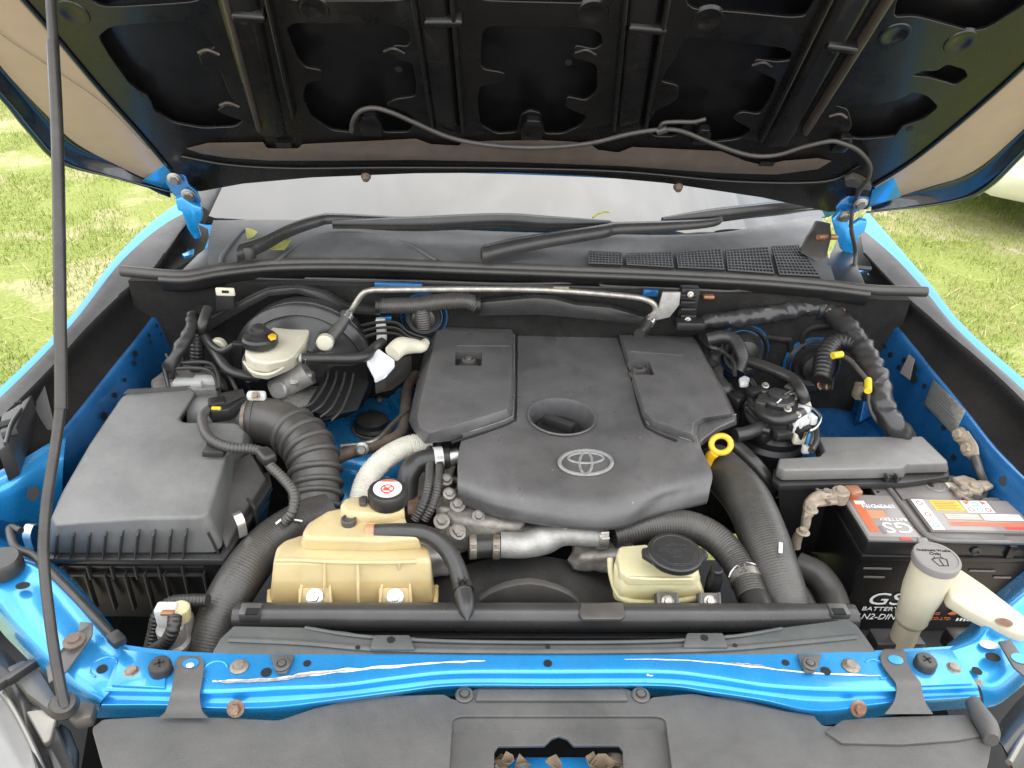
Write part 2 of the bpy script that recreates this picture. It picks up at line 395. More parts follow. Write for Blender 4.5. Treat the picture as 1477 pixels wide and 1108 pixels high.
def bolt(parent, loc, r=.006, mt='zinc', ax=(0, 0, 1), name='bolt', flange=1.5, h=.8):
    bm = bmesh.new()
    bm_lathe(bm, [(r*flange, 0), (r*flange, r*.15), (r*1.1, r*.32), (0, r*.32)], loc, ax, 16)
    e1, e2, e3 = frame(ax); loc = V(loc)
    f = lambda hh, k: [loc + e3*hh + e1*(r*k*math.cos(i*math.pi/3)) + e2*(r*k*math.sin(i*math.pi/3)) for i in range(6)]
    bm_prism(bm, f(r*(h+.2), .88), f(r*.3, 1)); bmesh.ops.recalc_face_normals(bm, faces=bm.faces)
    return frombm(name, bm, mt, parent, 30)
def pin(parent, loc, r=.009, mt='plastic', ax=(0, 0, 1), name='push_clip'):
    return lathe(name, [(r, 0), (r, r*.25), (r*.85, r*.4), (r*.62, r*.4), (r*.58, r*.25), (r*.5, r*.25), (r*.45, r*.5), (0, r*.55)], loc, mt, parent, ax, 20)
def clamp(parent, pts, r, w, mt='steel', name='hose_clamp'):
    """spring band round a hose at pts[0], axis towards pts[1], with its two ears"""
    a = V(pts[0]); ax = (V(pts[1])-a).normalized()
    bm = bmesh.new(); bm_lathe(bm, [(r, -w/2), (r*1.07, -w/2), (r*1.07, w/2), (r, w/2)], a, ax, 24)
    e1, e2, e3 = frame(ax); v = (CAM-a).normalized(); v = (v-ax*v.dot(ax)).normalized(); s = ax.cross(v)
    for k in (-1, 1):
        q = a + v*(r*1.07+.002) + s*(k*.004)
        f = lambda h: [q + v*h + ax*(i*w*.42) + s*(j*.0012) for i, j in ((-1, -1), (1, -1), (1, 1), (-1, 1))]
        bm_prism(bm, f(.005), f(-.004))
    bmesh.ops.recalc_face_normals(bm, faces=bm.faces)
    return frombm(name, bm, mt, parent, 30)
# ================================================================ the setting: ground, path, grass
def ground_mat(name, green, tan, amt, sc=.9, bare=.5):
    m = bpy.data.materials.new(name); m.use_nodes = True; MATS[name] = m
    n, l = m.node_tree.nodes, m.node_tree.links; b = n['Principled BSDF']; b.inputs['Roughness'].default_value = .95; b.inputs['Specular IOR Level'].default_value = .15
    g = n.new('ShaderNodeNewGeometry')
    def nzz(s, d=6):
        t = n.new('ShaderNodeTexNoise'); t.inputs['Scale'].default_value = s; t.inputs['Detail'].default_value = d; t.inputs['Roughness'].default_value = .62; l.new(g.outputs['Position'], t.inputs['Vector']); return t.outputs['Fac']
    def mp_(s, a, c):
        r = n.new('ShaderNodeMapRange'); r.inputs['From Min'].default_value = a; r.inputs['From Max'].default_value = c; l.new(s, r.inputs['Value']); return r.outputs['Result']
    def mixc(f, a, c):
        x = n.new('ShaderNodeMix'); x.data_type = 'RGBA'; l.new(f, x.inputs['Factor'])
        for k, v in (('A', a), ('B', c)):
            if isinstance(v, tuple): x.inputs[k].default_value = (*v, 1)
            else: l.new(v, x.inputs[k])
        return x.outputs['Result']
    c = mixc(mp_(nzz(60), .3, .7), tuple(v*.6 for v in green), tuple(v*1.3 for v in green))
    c = mixc(mp_(nzz(sc), bare, bare+.16), c, mixc(mp_(nzz(35), .3, .7), tuple(v*.75 for v in tan), tuple(v*1.15 for v in tan)))
    l.new(c, b.inputs['Base Color'])
    bp = n.new('ShaderNodeBump'); bp.inputs['Strength'].default_value = amt; bp.inputs['Distance'].default_value = .02
    l.new(nzz(45), bp.inputs['Height']); l.new(bp.outputs['Normal'], b.inputs['Normal'])
ground_mat('lawn_soil', (.21, .24, .065), (.46, .38, .26), .35, .8, .50)
ground_mat('path_dirt', (.40, .34, .26), (.48, .41, .32), .5, 2.0, .5)
ground_mat('grass_blade', (.235, .30, .06), (.40, .36, .17), 0, 1.1, .52)
ground_mat('straw', (.52, .43, .23), (.60, .50, .30), 0, 3, .5)
def flat(name, pts, z, mt):
    bm = bmesh.new(); bm.faces.new([bm.verts.new((x, y, z)) for x, y in pts]); o = frombm(name, bm, mt); o['kind'] = 'structure'; return o
flat('ground', [(-900, -900), (900, -900), (900, 900), (-900, 900)], 0, 'lawn_soil')
flat('dirt_path', [(-60, 9.3), (60, 10.3), (60, 13.3), (-60, 12.0)], .004, 'path_dirt')
flat('reflected_yard', [(-40, -40), (40, -40), (40, .6), (8, .2), (2.5, .5), (-2.5, .4), (-9, .2), (-40, .6)], .004, 'path_dirt')  # out of view; tan dirt added for the hood underside to reflect

import numpy as np
rng = np.random.default_rng(3)
def blades(name, n, areas, hmin, hmax, wmin, wmax, lean, mt, label, bare=True):
    per = [a[4] for a in areas]; tot = sum(per); XY = []
    for (x0, x1, y0, y1, w) in areas:
        k = int(n*w/tot)
        y = y0 + (y1-y0)*rng.random(k)**1.6
        XY.append(np.stack([x0+(x1-x0)*rng.random(k), y], 1))
    xy = np.concatenate(XY)
    if bare:     # thin the blades where the soil is bare, in soft-edged patches
        f = np.array([mnoise.noise(V((a*.9, b*.9, 3.1))) + .5*mnoise.noise(V((a*2.7, b*2.7, 8.))) for a, b in xy])
        keep = rng.random(len(xy)) < np.clip(.95 - (f-.02)*3.2 - 1.1*np.exp(-((xy[:,0]-2.75)**2/.16+(xy[:,1]-3.4)**2/.05)), .04, 1); xy = xy[keep]
    k = len(xy); a = rng.random(k)*2*np.pi; h = hmin+(hmax-hmin)*rng.random(k)**1.5; w = wmin+(wmax-wmin)*rng.random(k)
    b = rng.random(k)*2*np.pi; ln = lean*(.3+rng.random(k))*h
    v = np.zeros((k, 5, 3), np.float32)
    dx, dy = np.cos(a)*w, np.sin(a)*w; lx, ly = np.cos(b)*ln, np.sin(b)*ln
    v[:, 0, 0] = xy[:, 0]-dx; v[:, 0, 1] = xy[:, 1]-dy; v[:, 1, 0] = xy[:, 0]+dx; v[:, 1, 1] = xy[:, 1]+dy
    v[:, 2, 0] = xy[:, 0]-dx*.7+lx*.35; v[:, 2, 1] = xy[:, 1]-dy*.7+ly*.35; v[:, 2, 2] = h*.6
    v[:, 3, 0] = xy[:, 0]+dx*.7+lx*.35; v[:, 3, 1] = xy[:, 1]+dy*.7+ly*.35; v[:, 3, 2] = h*.6
    v[:, 4, 0] = xy[:, 0]+lx; v[:, 4, 1] = xy[:, 1]+ly; v[:, 4, 2] = h
    if lean > 3: v[:, :, 2] = v[:, :, 2]*.35+.012
    base = (np.arange(k)*5)[:, None]
    idx = np.concatenate([base+np.array([[0, 1, 3]]), base+np.array([[0, 3, 2]]), base+np.array([[2, 3, 4]])], 1).reshape(-1).astype(np.int32)
    me = bpy.data.meshes.new(name); me.vertices.add(k*5); me.vertices.foreach_set('co', v.reshape(-1))
    me.loops.add(len(idx)); me.loops.foreach_set('vertex_index', idx); nt = len(idx)//3
    me.polygons.add(nt); me.polygons.foreach_set('loop_start', np.arange(nt, dtype=np.int32)*3); me.update(calc_edges=True)
    o = bpy.data.objects.new(name, me); COL.objects.link(o); me.materials.append(MATS[mt]); o['kind'] = 'stuff'; o['label'] = label; o['category'] = 'grass'
    return o
AR = [(-8.0, -1.35, 1.6, 9.3, 1.0), (1.35, 7.5, 1.6, 9.6, .95)]
blades('grass', 300000, AR, .016, .044, .0015, .0030, .9, 'grass_blade', 'short sunlit green lawn grass on both sides of the truck')
blades('dry_grass', 9000, AR, .02, .045, .0014, .0028, 4.5, 'straw', 'loose dry straw scattered over the lawn', bare=False)

# ================================================================ parked car behind, on the right
pc = P(1424, 292, z=.30)
car = thing('parked_car', 'cream parked car with only its low bumper showing beyond the right fender', 'car', (pc.x+2.1, pc.y+.85, 0))
def car_body():
    bm = bmesh.new(); L = 4.3; rings = []
    for s, hw, zb, zs in [(0, .55, .46, .78), (.05, .68, .36, .88), (.16, .78, .31, .95), (.40, .84, .28, .98), (.9, .86, .26, .99), (2.0, .87, .26, .98), (3.0, .86, .26, .96), (3.7, .83, .27, .88), (4.05, .76, .30, .80), (4.22, .66, .36, .72), (4.3, .52, .44, .66)]:
        cs = [(.90, zb), (.97, zb+.05), (1.0, zb+.17), (.985, zb+.19), (1.0, .62), (.985, zs-.10), (.94, zs-.02), (.80, zs)]
        pr = [(-hw*a, z) for a, z in cs] + [(0, zs+.025)] + [(hw*a, z) for a, z in cs[::-1]]
        rings.append([bm.verts.new((pc.x-.05+s, pc.y+.85+w, z)) for w, z in pr])
    for a, b in zip(rings, rings[1:]):
        for k in range(len(a)): j = (k+1) % len(a); bm.faces.new((a[k], a[j], b[j], b[k]))
    bm.faces.new(rings[0]); bm.faces.new(rings[-1][::-1]); bmesh.ops.recalc_face_normals(bm, faces=bm.faces)
    bmesh.ops.bevel(bm, geom=[e for e in bm.edges if e.calc_face_angle(0) > .9], offset=.02, segments=2, profile=.5, affect='EDGES')
    return frombm('body', bm, 'car_cream', car, 40)
car_body()
cx, cy = pc.x-.05, pc.y+.85
def lf(name, st, mt):
    bm = bmesh.new(); rings = [[bm.verts.new((cx+s, cy+w*k, z)) for k, z in ((-1, z0), (-.82, z1), (.82, z1), (1, z0))] for s, w, z0, z1 in st]
    for a, b in zip(rings, rings[1:]):
        for k in range(3): bm.faces.new((a[k], a[k+1], b[k+1], b[k]))
    bm.faces.new(rings[0]); bm.faces.new(rings[-1][::-1]); bmesh.ops.recalc_face_normals(bm, faces=bm.faces); return frombm(name, bm, mt, car, 40)
lf('window', [(.28, .70, .96, .98), (.75, .72, .98, 1.38), (1.9, .73, .98, 1.44), (2.9, .72, .96, .985)], 'car_glass')
lf('roof', [(.72, .60, 1.375, 1.39), (1.2, .62, 1.43, 1.45), (1.9, .62, 1.43, 1.45), (2.15, .60, 1.38, 1.39)], 'car_cream')
for sx in (.85, 3.45):
    for sy in (-1, 1):
        w = lathe('wheel', [(.0, .0), (.16, .0), (.19, .015), (.20, .02), (.30, .02), (.315, .05), (.315, .19), (.0, .19)], (cx+sx, cy+sy*.885, .315), 'tyre', car, ax=(0, -sy, 0))
        lathe('rim', [(0, -.012), (.05, -.016), (.06, -.004), (.17, -.006), (.19, .008), (0, .012)], (cx+sx, cy+sy*.889, .315), 'steel', w, ax=(0, -sy, 0))
for sy in (-.6, .6):
    box('tail_light', (cx-.005, cy+sy*.86, .80), .05, .26, .12, 'red', car, bev=.01)
# ================================================================ the pickup truck: body round the engine bay, cowl, glass, hood
truck = thing('pickup_truck', 'metallic blue pickup truck with its hood propped open over the engine bay', 'truck', (0, 1.6, 0))
def sub(pts, *zs): return PP(pts, list(zs))
MIR = lambda p: V((-p.x, p.y, p.z))

# ---- front cross member (radiator support), swept along the bay front
cols = [  # px of: back edge, flat front ridge, valley, lower lip, hidden bottom
 ((178, 930), (152, 994), (149, 1005), (146, 1018), (136, 1036)), ((240, 938), (240, 996), (239, 1007), (238, 1018), (236, 1034)),
 ((310, 942), (306, 998), (305, 1010), (304, 1022), (303, 1037)), ((390, 944), (392, 994), (393, 1008), (396, 1021), (402, 1040)),
 ((480, 944), (488, 990), (490, 1000), (494, 1009), (498, 1026)), ((560, 944), (570, 980), (571, 990), (573, 999), (574, 1014)),
 ((650, 944), (655, 972), (655, 981), (656, 990), (656, 1004)), ((800, 944), (800, 971), (800, 981), (800, 990), (800, 1004)),
 ((950, 944), (955, 971), (955, 981), (955, 990), (955, 1004)), ((1020, 944), (1025, 978), (1025, 988), (1025, 999), (1026, 1014)),
 ((1090, 944), (1100, 989), (1100, 999), (1098, 1010), (1098, 1026)), ((1180, 942), (1183, 994), (1183, 1008), (1181, 1026), (1180, 1046)),
 ((1270, 938), (1275, 995), (1277, 1004), (1278, 1015), (1280, 1032)), ((1375, 932), (1410, 990), (1412, 998), (1414, 1006), (1418, 1020))]
rows = [[P(*c[k], z=zz) for c in cols] for k, zz in ((0, 1.051), (1, 1.050), (2, 1.034), (3, 1.036), (4, .985))]
def ridge(rows, e=.0035):
    """split the sharp lines of the section so that the smooth sheet keeps a rolled edge there"""
    out = [rows[0]]
    for a, b, c in zip(rows, rows[1:], rows[2:]):
        out.append([q + (p-q).normalized()*e for p, q in zip(a, b)]); out.append([q + (p-q).normalized()*e for p, q in zip(c, b)])
    out.append(rows[-1]); return out
cross = patch('radiator_support', ridge(rows, .0045), 'blue_paint', truck, 6, 4, thick=.0015, ang=60)
def disc(name, px, py, z, r, mt, parent, sx=1., h=.0006, ax=(0, 0, 1)):
    return lathe(name, [(r, 0), (r, h), (0, h)], P(px, py, z=z), mt, parent, ax, 20, sx)
for px, py, r in ((384, 970, .0062), (443, 957, .0045), (790, 957, .0052), (1133, 956, .0045), (1191, 968, .0060), (147, 965, .006)):
    disc('hole', px, py, 1.0512, r, 'black', cross)
def scr(pts, w, z=1.0516, mt='scratch'):
    k = 5; q = crv([V((a, b, 0)) for a, b in pts], k); ww = crv(list(w), k)
    pts = [(p.x, p.y+random.uniform(-.7, .7)) for p in q]; w = [max(.0003, v*random.uniform(.55, 1.35)) for v in ww]
    tube('paint_scrape', [P(a, b, z=z) for a, b in pts], w, mt, cross, res=6, sm=4, flat=.08, flatdir=V((0, 0, 1)))
scr([(306, 983), (330, 983), (400, 980), (440, 973), (520, 965), (640, 956), (700, 953)], [.0012, .0028, .0026, .003, .0026, .0016, .0008])
scr([(312, 983), (335, 983), (400, 980), (440, 974), (500, 967)], [.0006, .0018, .0016, .0019, .0008], 1.0522, 'primer')
scr([(900, 951), (1000, 953), (1080, 961), (1180, 971), (1270, 975)], [.0006, .0016, .0014, .0017, .0008])
scr([(1050, 957), (1075, 958), (1100, 960)], [.0005, .0015, .0005], 1.0522, 'primer')
scr([(933, 974), (942, 974)], [.0014, .001], 1.0506)
for px, py in ((345, 962), (1227, 961), (190, 970), (1375, 965)):
    bolt(cross, P(px, py, z=1.0515), .0072, 'zinc', h=.55)
for px, py in ((340, 1022), (1238, 1022)):
    bolt(cross, P(px, py, z=1.036), .0066, 'rusty', ax=(0, -.8, .6))
for px, py in ((233, 969), (1332, 963)):
    bp = lathe('hood_bumper', [(.0125, 0), (.013, .004), (.0125, .012), (.011, .0145), (0, .015)], P(px, py, z=1.0515), 'rubber', cross, seg=24)
    for rz in (0, 90):
        box('bumper_groove', P(px, py, z=1.0515)+V((0, 0, .0152)), .011, .0022, .0006, 'black', bp, Matrix.Rotation(R_(rz+20), 3, 'Z'), 0)
for px, py, a0 in ((310, 968, 60), (1265, 965, -60), (150, 962, 60)):   # pressed rings in the blue metal
    c = P(px, py, z=1.0512)
    tube('pressed_ring', [c+V((math.cos(R_(a))*.014, math.sin(R_(a))*.014, 0)) for a in range(-40+a0, 220+a0, 26)], .0012, 'blue_paint', cross, res=6, sm=3)
# raised end plates with folded edge
prism('end_plate', PP([(176, 936), (240, 944), (238, 992), (160, 988)], 1.0535), .003, 'blue_paint', truck, .001)
prism('end_plate', PP([(1300, 940), (1372, 935), (1404, 986), (1300, 990)], 1.0535), .003, 'blue_paint', truck, .001)
# ---- aprons that run from the cross member out to the fenders
lap = patch('apron', [
    PP([(-70, 745), (0, 772), (69, 806), (110, 840), (160, 902), (184, 934)], [1.02, 1.02, 1.02, 1.02, 1.02, 1.02]),
    PP([(-70, 770), (0, 790), (66, 815), (106, 848), (156, 911), (192, 940)], [1.085, 1.085, 1.08, 1.07, 1.055, 1.0494]),
    PP([(-70, 800), (-5, 812), (52, 838), (92, 872), (138, 928), (178, 957)], [1.088, 1.088, 1.08, 1.068, 1.054, 1.0488]),
    PP([(-75, 850), (-20, 845), (28, 884), (72, 922), (120, 968), (162, 991)], [1.08, 1.08, 1.073, 1.062, 1.052, 1.0482]),
    PP([(-80, 880), (-25, 862), (18, 905), (62, 948), (108, 990), (146, 1012)], [1.06, 1.06, 1.055, 1.048, 1.042, 1.040]),
    PP([(-82, 905), (-28, 885), (14, 925), (56, 966), (104, 1004), (142, 1028)], [1.0, 1.0, 1.0, 1.0, 1.0, 1.0])], 'blue_paint', truck, 6, 5, thick=.0015, ang=60)
rap = patch('apron', [
    PP([(1366, 930), (1396, 905), (1415, 880), (1445, 850), (1520, 790)], [1.02]*5),
    PP([(1362, 938), (1402, 920), (1421, 896), (1455, 868), (1530, 805)], [1.0494, 1.056, 1.065, 1.075, 1.085]),
    PP([(1376, 952), (1414, 938), (1436, 915), (1475, 888), (1545, 835)], [1.0488, 1.056, 1.065, 1.075, 1.085]),
    PP([(1392, 974), (1424, 962), (1446, 946), (1488, 918), (1555, 870)], [1.0482, 1.050, 1.056, 1.066, 1.08]),
    PP([(1414, 992), (1436, 992), (1458, 978), (1500, 945), (1560, 900)], [1.04, 1.04, 1.044, 1.05, 1.06]),
    PP([(1420, 1022), (1440, 1016), (1462, 1000), (1504, 965), (1565, 920)], [1.0]*5)], 'blue_paint', truck, 6, 5, thick=.0015, ang=60)
disc('hole', 33, 845, 1.088, .006, 'black', lap, 1.4); disc('hole', 1432, 948, 1.062, .007, 'black', rap, 1.3); disc('hole', 1409, 968, 1.053, .006, 'black', rap)
disc('scuff', 1412, 985, 1.047, .005, 'zinc', rap); disc('scuff', 1426, 930, 1.0625, .007, 'scratch', rap, 1.6)
lathe('hood_bumper', [(.024, 0), (.024, .014), (.021, .019), (0, .020)], P(5, 822, z=1.088), 'rubber', truck)
# dark brackets that tie the grille cover over the cross member
def bracket(rows, zs, name='cover_bracket'):
    R = [[P(a + (b-a)*t, y, z=z) for t in (0, .25, .5, .75, 1)] for (y, a, b), z in zip(rows, zs)]
    return patch(name, R, 'grain', truck, 2, 3, thick=.0022, ang=50)
b1 = bracket([(946, 262, 286), (950, 255, 292), (962, 252, 294), (985, 249, 291), (1001, 246, 288), (1016, 242, 289), (1027, 238, 292), (1036, 228, 300)], [1.0555, 1.0565, 1.0565, 1.0565, 1.0545, 1.046, 1.040, 1.034])
disc('hole', 275, 957, 1.0572, .0068, 'blue_paint', b1, 1.35)
disc('scuff', 274, 960, 1.058, .0035, 'white_plastic', b1, 1.3)
b2 = bracket([(936, 1277, 1300), (940, 1271, 1306), (955, 1271, 1309), (972, 1282, 1318), (985, 1292, 1328), (1000, 1293, 1331), (1015, 1288, 1336), (1030, 1276, 1346)], [1.0555, 1.0565, 1.0565, 1.0565, 1.0555, 1.048, 1.041, 1.034])
disc('hole', 1292, 952, 1.0572, .0068, 'blue_paint', b2, 1.35)
b3 = prism('side_bracket', PP([(115, 896), (134, 898), (133, 916), (96, 968), (70, 985), (66, 962), (92, 932), (112, 912)], [1.078, 1.078, 1.073, 1.06, 1.058, 1.062, 1.072, 1.077]), .003, 'plastic', truck, .001)
lathe('push_clip', [(.012, 0), (.012, .002), (.007, .003), (.007, .006), (0, .007)], P(107, 925, z=1.075), 'rust_pipe', b3)
b4 = prism('side_bracket', PP([(1440, 925), (1458, 922), (1470, 940), (1500, 962), (1490, 985), (1462, 962)], [1.075]*6), .003, 'plastic', truck, .001)
disc('hole', 1472, 950, 1.0756, .008, 'blue_paint', b4, 1.4)

# ---- textured plastic grille cover in front of the cross member, with its latch opening
zg = 1.024
EX, EY = V((1, 0, 0)), V((0, 1, 0))
OUT = [(134, 1052), (150, 1040), (228, 1036), (330, 1038), (402, 1042), (455, 1024), (520, 1008), (640, 1004), (650, 1010), (658, 1012), (690, 994), (900, 994), (935, 1012), (942, 1008), (1000, 1003), (1060, 1014), (1130, 1028), (1172, 1034), (1186, 1050),
       (1345, 1052), (1400, 1040), (1428, 1072), (1424, 1100), (1400, 1180), (1000, 1240), (500, 1240), (190, 1180), (150, 1110)]
REC = [(652, 1034), (960, 1034), (985, 1240-8), (640, 1240-8)]
zgf = zg
gc = sheet('grille_cover', rnd(PP(OUT, zg), .12, 2), [rnd(PP(REC, zg), .06, 4)], .003, 'grain', truck, (V((0, 0, zg)), EX, EY), .0008)
OP = [(712, 1086), (718, 1077), (785, 1076), (795, 1066), (806, 1062), (818, 1066), (828, 1076), (893, 1076), (899, 1084), (904, 1225), (708, 1225)]
zr = zg-.016
sheet('latch_recess', PP([(650, 1046), (664, 1038), (950, 1038), (964, 1046), (990, 1240), (632, 1240)], zr), [PP(OP, zr)], .003, 'grain', gc, (V((0, 0, zr)), EX, EY), .0008)
bm = bmesh.new()
wt = rnd(PP(REC, zg-.001), .06, 4); wb = rnd(PP([(654, 1056), (958, 1056), (985, 1236), (640, 1236)], zr), .06, 4)
tv = [bm.verts.new(p) for p in wt]; bv = [bm.verts.new(p) for p in wb]
for i in range(len(tv)): j = (i+1) % len(tv); bm.faces.new((tv[i], tv[j], bv[j], bv[i]))
bmesh.ops.recalc_face_normals(bm, faces=bm.faces); frombm('recess_wall', bm, 'grain', gc)
# swelling bead that crosses the cover on both sides of the recess
tube('cover_bead', [P(a, b, z=zg-.004) for a, b in [(500, 1016), (560, 1012), (652, 1024), (700, 1024), (800, 1023), (900, 1024), (965, 1024), (1040, 1016), (1130, 1036)]], .010, 'grain', gc, res=14, sm=6, flat=.62, flatdir=V((0, 0, 1)))
tube('cover_bead', [P(a, b, z=zg-.0045) for a, b in [(480, 1040), (545, 1046), (600, 1050), (648, 1047)]], .008, 'grain', gc, res=12, sm=6, flat=.75, flatdir=V((0, 0, 1)))
tube('cover_bead', [P(a, b, z=zg-.0045) for a, b in [(968, 1047), (1040, 1050), (1090, 1040), (1170, 1058)]], .008, 'grain', gc, res=12, sm=6, flat=.75, flatdir=V((0, 0, 1)))
prism('raised_panel', PP([(690, 994), (900, 994), (906, 1010), (686, 1010)], zg+.007), .005, 'grain', gc, .0012)
for px in (670, 924): pin(gc, P(px, 1004, z=zg+.002), .011, 'plastic')
prism('corner_tray', PP([(1190, 1055), (1215, 1038), (1260, 1034), (1395, 1030), (1415, 1062), (1380, 1068), (1300, 1074), (1215, 1072)], zg+.006), .006, 'grain', gc, .002)
tube('tray_wall', [P(a, b, z=zg+.012) for a, b in [(1402, 1012), (1412, 1030), (1426, 1052), (1430, 1068)]], [.008, .010, .011, .008], 'grain', gc, res=10, flat=1.3, flatdir=V((0, 0, 1)))
# hood latch below the opening
lt = prism('hood_latch', PP([(735, 1100), (745, 1092), (860, 1092), (878, 1102), (880, 1200), (730, 1200)], .975), .01, 'blue_paint', truck, .001)
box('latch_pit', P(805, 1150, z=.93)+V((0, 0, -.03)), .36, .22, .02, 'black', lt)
tube('latch_hook', [P(720, 1100, z=.97), P(735, 1120, z=.965), P(760, 1140, z=.965)], .008, 'zinc', lt, res=8)
bolt(lt, P(888, 1103, z=.98), .010, 'zinc')

# ---- left and right headlights
hl = patch('headlight', [PP([(-60, 960), (-30, 985), (0, 1000), (25, 1040), (62, 1120), (85, 1200)], [1.0, 1.0, 1.0, .99, .97, .95]),
    PP([(-120, 1000), (-80, 1020), (-45, 1040), (-20, 1080), (10, 1150), (30, 1220)], [1.0, 1.0, .995, .985, .965, .94]),
    PP([(-220, 1080), (-180, 1100), (-140, 1120), (-110, 1160), (-80, 1210), (-60, 1260)], [.95, .95, .94, .93, .91, .88])], 'headlight', truck, 6, 5, thick=.003)
tube('headlight_rim', PP([(-60, 955), (-30, 980), (0, 995), (30, 1040), (66, 1120), (88, 1200)], [1.004, 1.004, 1.004, .994, .974, .954]), .003, 'chrome', hl, res=8)
patch('headlight_housing', [PP([(-30, 940), (0, 935), (28, 962), (52, 1000), (80, 1050), (110, 1130)], [.99]*6), PP([(-40, 970), (0, 962), (20, 985), (40, 1020), (62, 1070), (95, 1160)], [1.0, 1.0, .998, .99, .975, .96]), PP([(-40, 980), (0, 1002), (20, 1030), (36, 1060), (56, 1110), (80, 1200)], [.985]*6)], 'plastic_smooth', hl, 4, 4, thick=.003)
prism('headlight_mount', PP([(36, 1025), (72, 1020), (82, 1034), (74, 1066), (62, 1072)], [.998, 1.0, .998, .985, .985]), .012, 'chrome', hl, .003)
prism('headlight_mount', PP([(66, 1080), (86, 1040), (100, 1050), (112, 1080), (110, 1150), (90, 1150)], .975), .012, 'plastic_smooth', hl, .004)
prism('headlight_mount', PP([(8, 962), (34, 950), (58, 965), (86, 1012), (70, 1024), (38, 1000)], 1.012), .02, 'plastic', hl, .004)
for a in ((10, 980), (30, 970), (48, 960)): box('housing_rib', P(*a, z=1.017), .004, .06, .012, 'plastic_smooth', hl, Matrix.Rotation(R_(-35), 3, 'Z'), .001)
hr = patch('headlight', [PP([(1430, 1060), (1452, 1030), (1480, 1000), (1540, 960)], [.985]*4), PP([(1452, 1085), (1478, 1056), (1510, 1030), (1570, 990)], [1.0]*4), PP([(1475, 1150), (1510, 1120), (1550, 1090), (1610, 1040)], [.96]*4)], 'plastic_smooth', truck, 5, 5, thick=.003)
tube('headlight_rim', PP([(1455, 1100), (1480, 1060), (1515, 1032)], 1.0), .004, 'chrome', hr, res=8)

# ---- fenders.  lines run from the front to the rear
def fender(L1, L2, L3, L4, sgn, nm):
    lo = [p + V((sgn*.045, 0, -.10)) for p in L1]; lo2 = [p + V((sgn*.06, 0, -.42)) for p in L1]
    f = patch('fender', ridge([lo2, lo, L1, L2], .012), 'blue_fender', truck, 6, 4, ang=60)
    s = patch('fender_strip', [L2, [a.lerp(b, .45)+V((0, 0, .003)) for a, b in zip(L2, L3)], L3], 'strip', truck, 6, 4, thick=.003, ang=60)
    e = [a.lerp(b, .07)+V((-sgn*.002, 0, .001)) for a, b in zip(L3, L4)]
    t = patch('felt_liner', [[p+V((sgn*.004, 0, .001)) for p in L3], e, [a.lerp(b, .5)+V((sgn*.012, 0, -.002)) for a, b in zip(L3, L4)], L4], 'felt', truck, 6, 4, thick=.003, ang=60)
    return f, s, t
zL1 = [1.145, 1.165, 1.19, 1.215, 1.245, 1.27]
LL1 = PP([(-120, 655), (0, 556), (95, 462), (166, 370), (228, 312), (292, 272)], zL1)
LL2 = PP([(-108, 668), (10, 564), (104, 467), (176, 376), (241, 321), (306, 290)], [z+.004 for z in zL1])
LL3 = PP([(-60, 665), (62, 543), (128, 470), (180, 421), (222, 390), (262, 330)], [1.15, 1.168, 1.185, 1.198, 1.212, 1.245])
LL4 = PP([(-40, 740), (84, 634), (158, 545), (216, 470), (240, 432), (272, 360)], [1.085, 1.095, 1.12, 1.138, 1.16, 1.20])
fl, fls, flt = fender(LL1, LL2, LL3, LL4, -1, 'l')
RL1 = PP([(1590, 640), (1477, 545), (1390, 468), (1342, 408), (1300, 360), (1252, 306)], zL1)
RL2 = PP([(1578, 654), (1467, 554), (1380, 474), (1331, 415), (1287, 368), (1236, 324)], [z+.004 for z in zL1])
RL3 = PP([(1580, 690), (1460, 566), (1388, 500), (1337, 456), (1302, 425), (1246, 365)], [1.15, 1.168, 1.185, 1.198, 1.212, 1.245])
RL4 = PP([(1560, 770), (1445, 664), (1388, 594), (1330, 522), (1290, 470), (1252, 395)], [1.085, 1.095, 1.12, 1.138, 1.16, 1.20])
fr_, frs, frt = fender(RL1, RL2, RL3, RL4, 1, 'r')
# front ends of the felt channels
prism('liner_end', [LL3[1], LL4[1], P(70, 632, z=1.09), P(44, 580, z=1.13), P(42, 562, z=1.16)], V((-.004, -.004, -.002)), 'strip', fls, .001)
# inner fender walls
def wall(L4, sgn, zb, y_front):
    a = [p + V((sgn*.006, 0, .004)) for p in L4]
    R = [a, [p + V((-sgn*.012, 0, -.012)) for p in a], [V((p.x - sgn*.03, p.y, p.z-.10)) for p in a], [V((p.x-sgn*.05, p.y, p.z-.24)) for p in a], [V((p.x-sgn*.06, p.y, zb)) for p in a]]
    return patch('inner_fender', R, 'blue_inner', truck, 6, 4, thick=.002, ang=60)
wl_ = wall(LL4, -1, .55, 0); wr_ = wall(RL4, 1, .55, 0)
def on_wall(px, py, sgn, k, off):
    """a point on the inner wall: the wall is close to a plane through three of its points"""
    L = LL4 if sgn < 0 else RL4
    a, b = L[1], L[4]; c = a + V((-sgn*.03, 0, -.10)); n = (b-a).cross(c-a).normalized()
    if n.x*sgn > 0: n = -n
    q = a + V((-sgn*.010, 0, -.008)) + n*off; r = ray(px, py)
    return CAM + r*((q-CAM).dot(n)/r.dot(n)), n
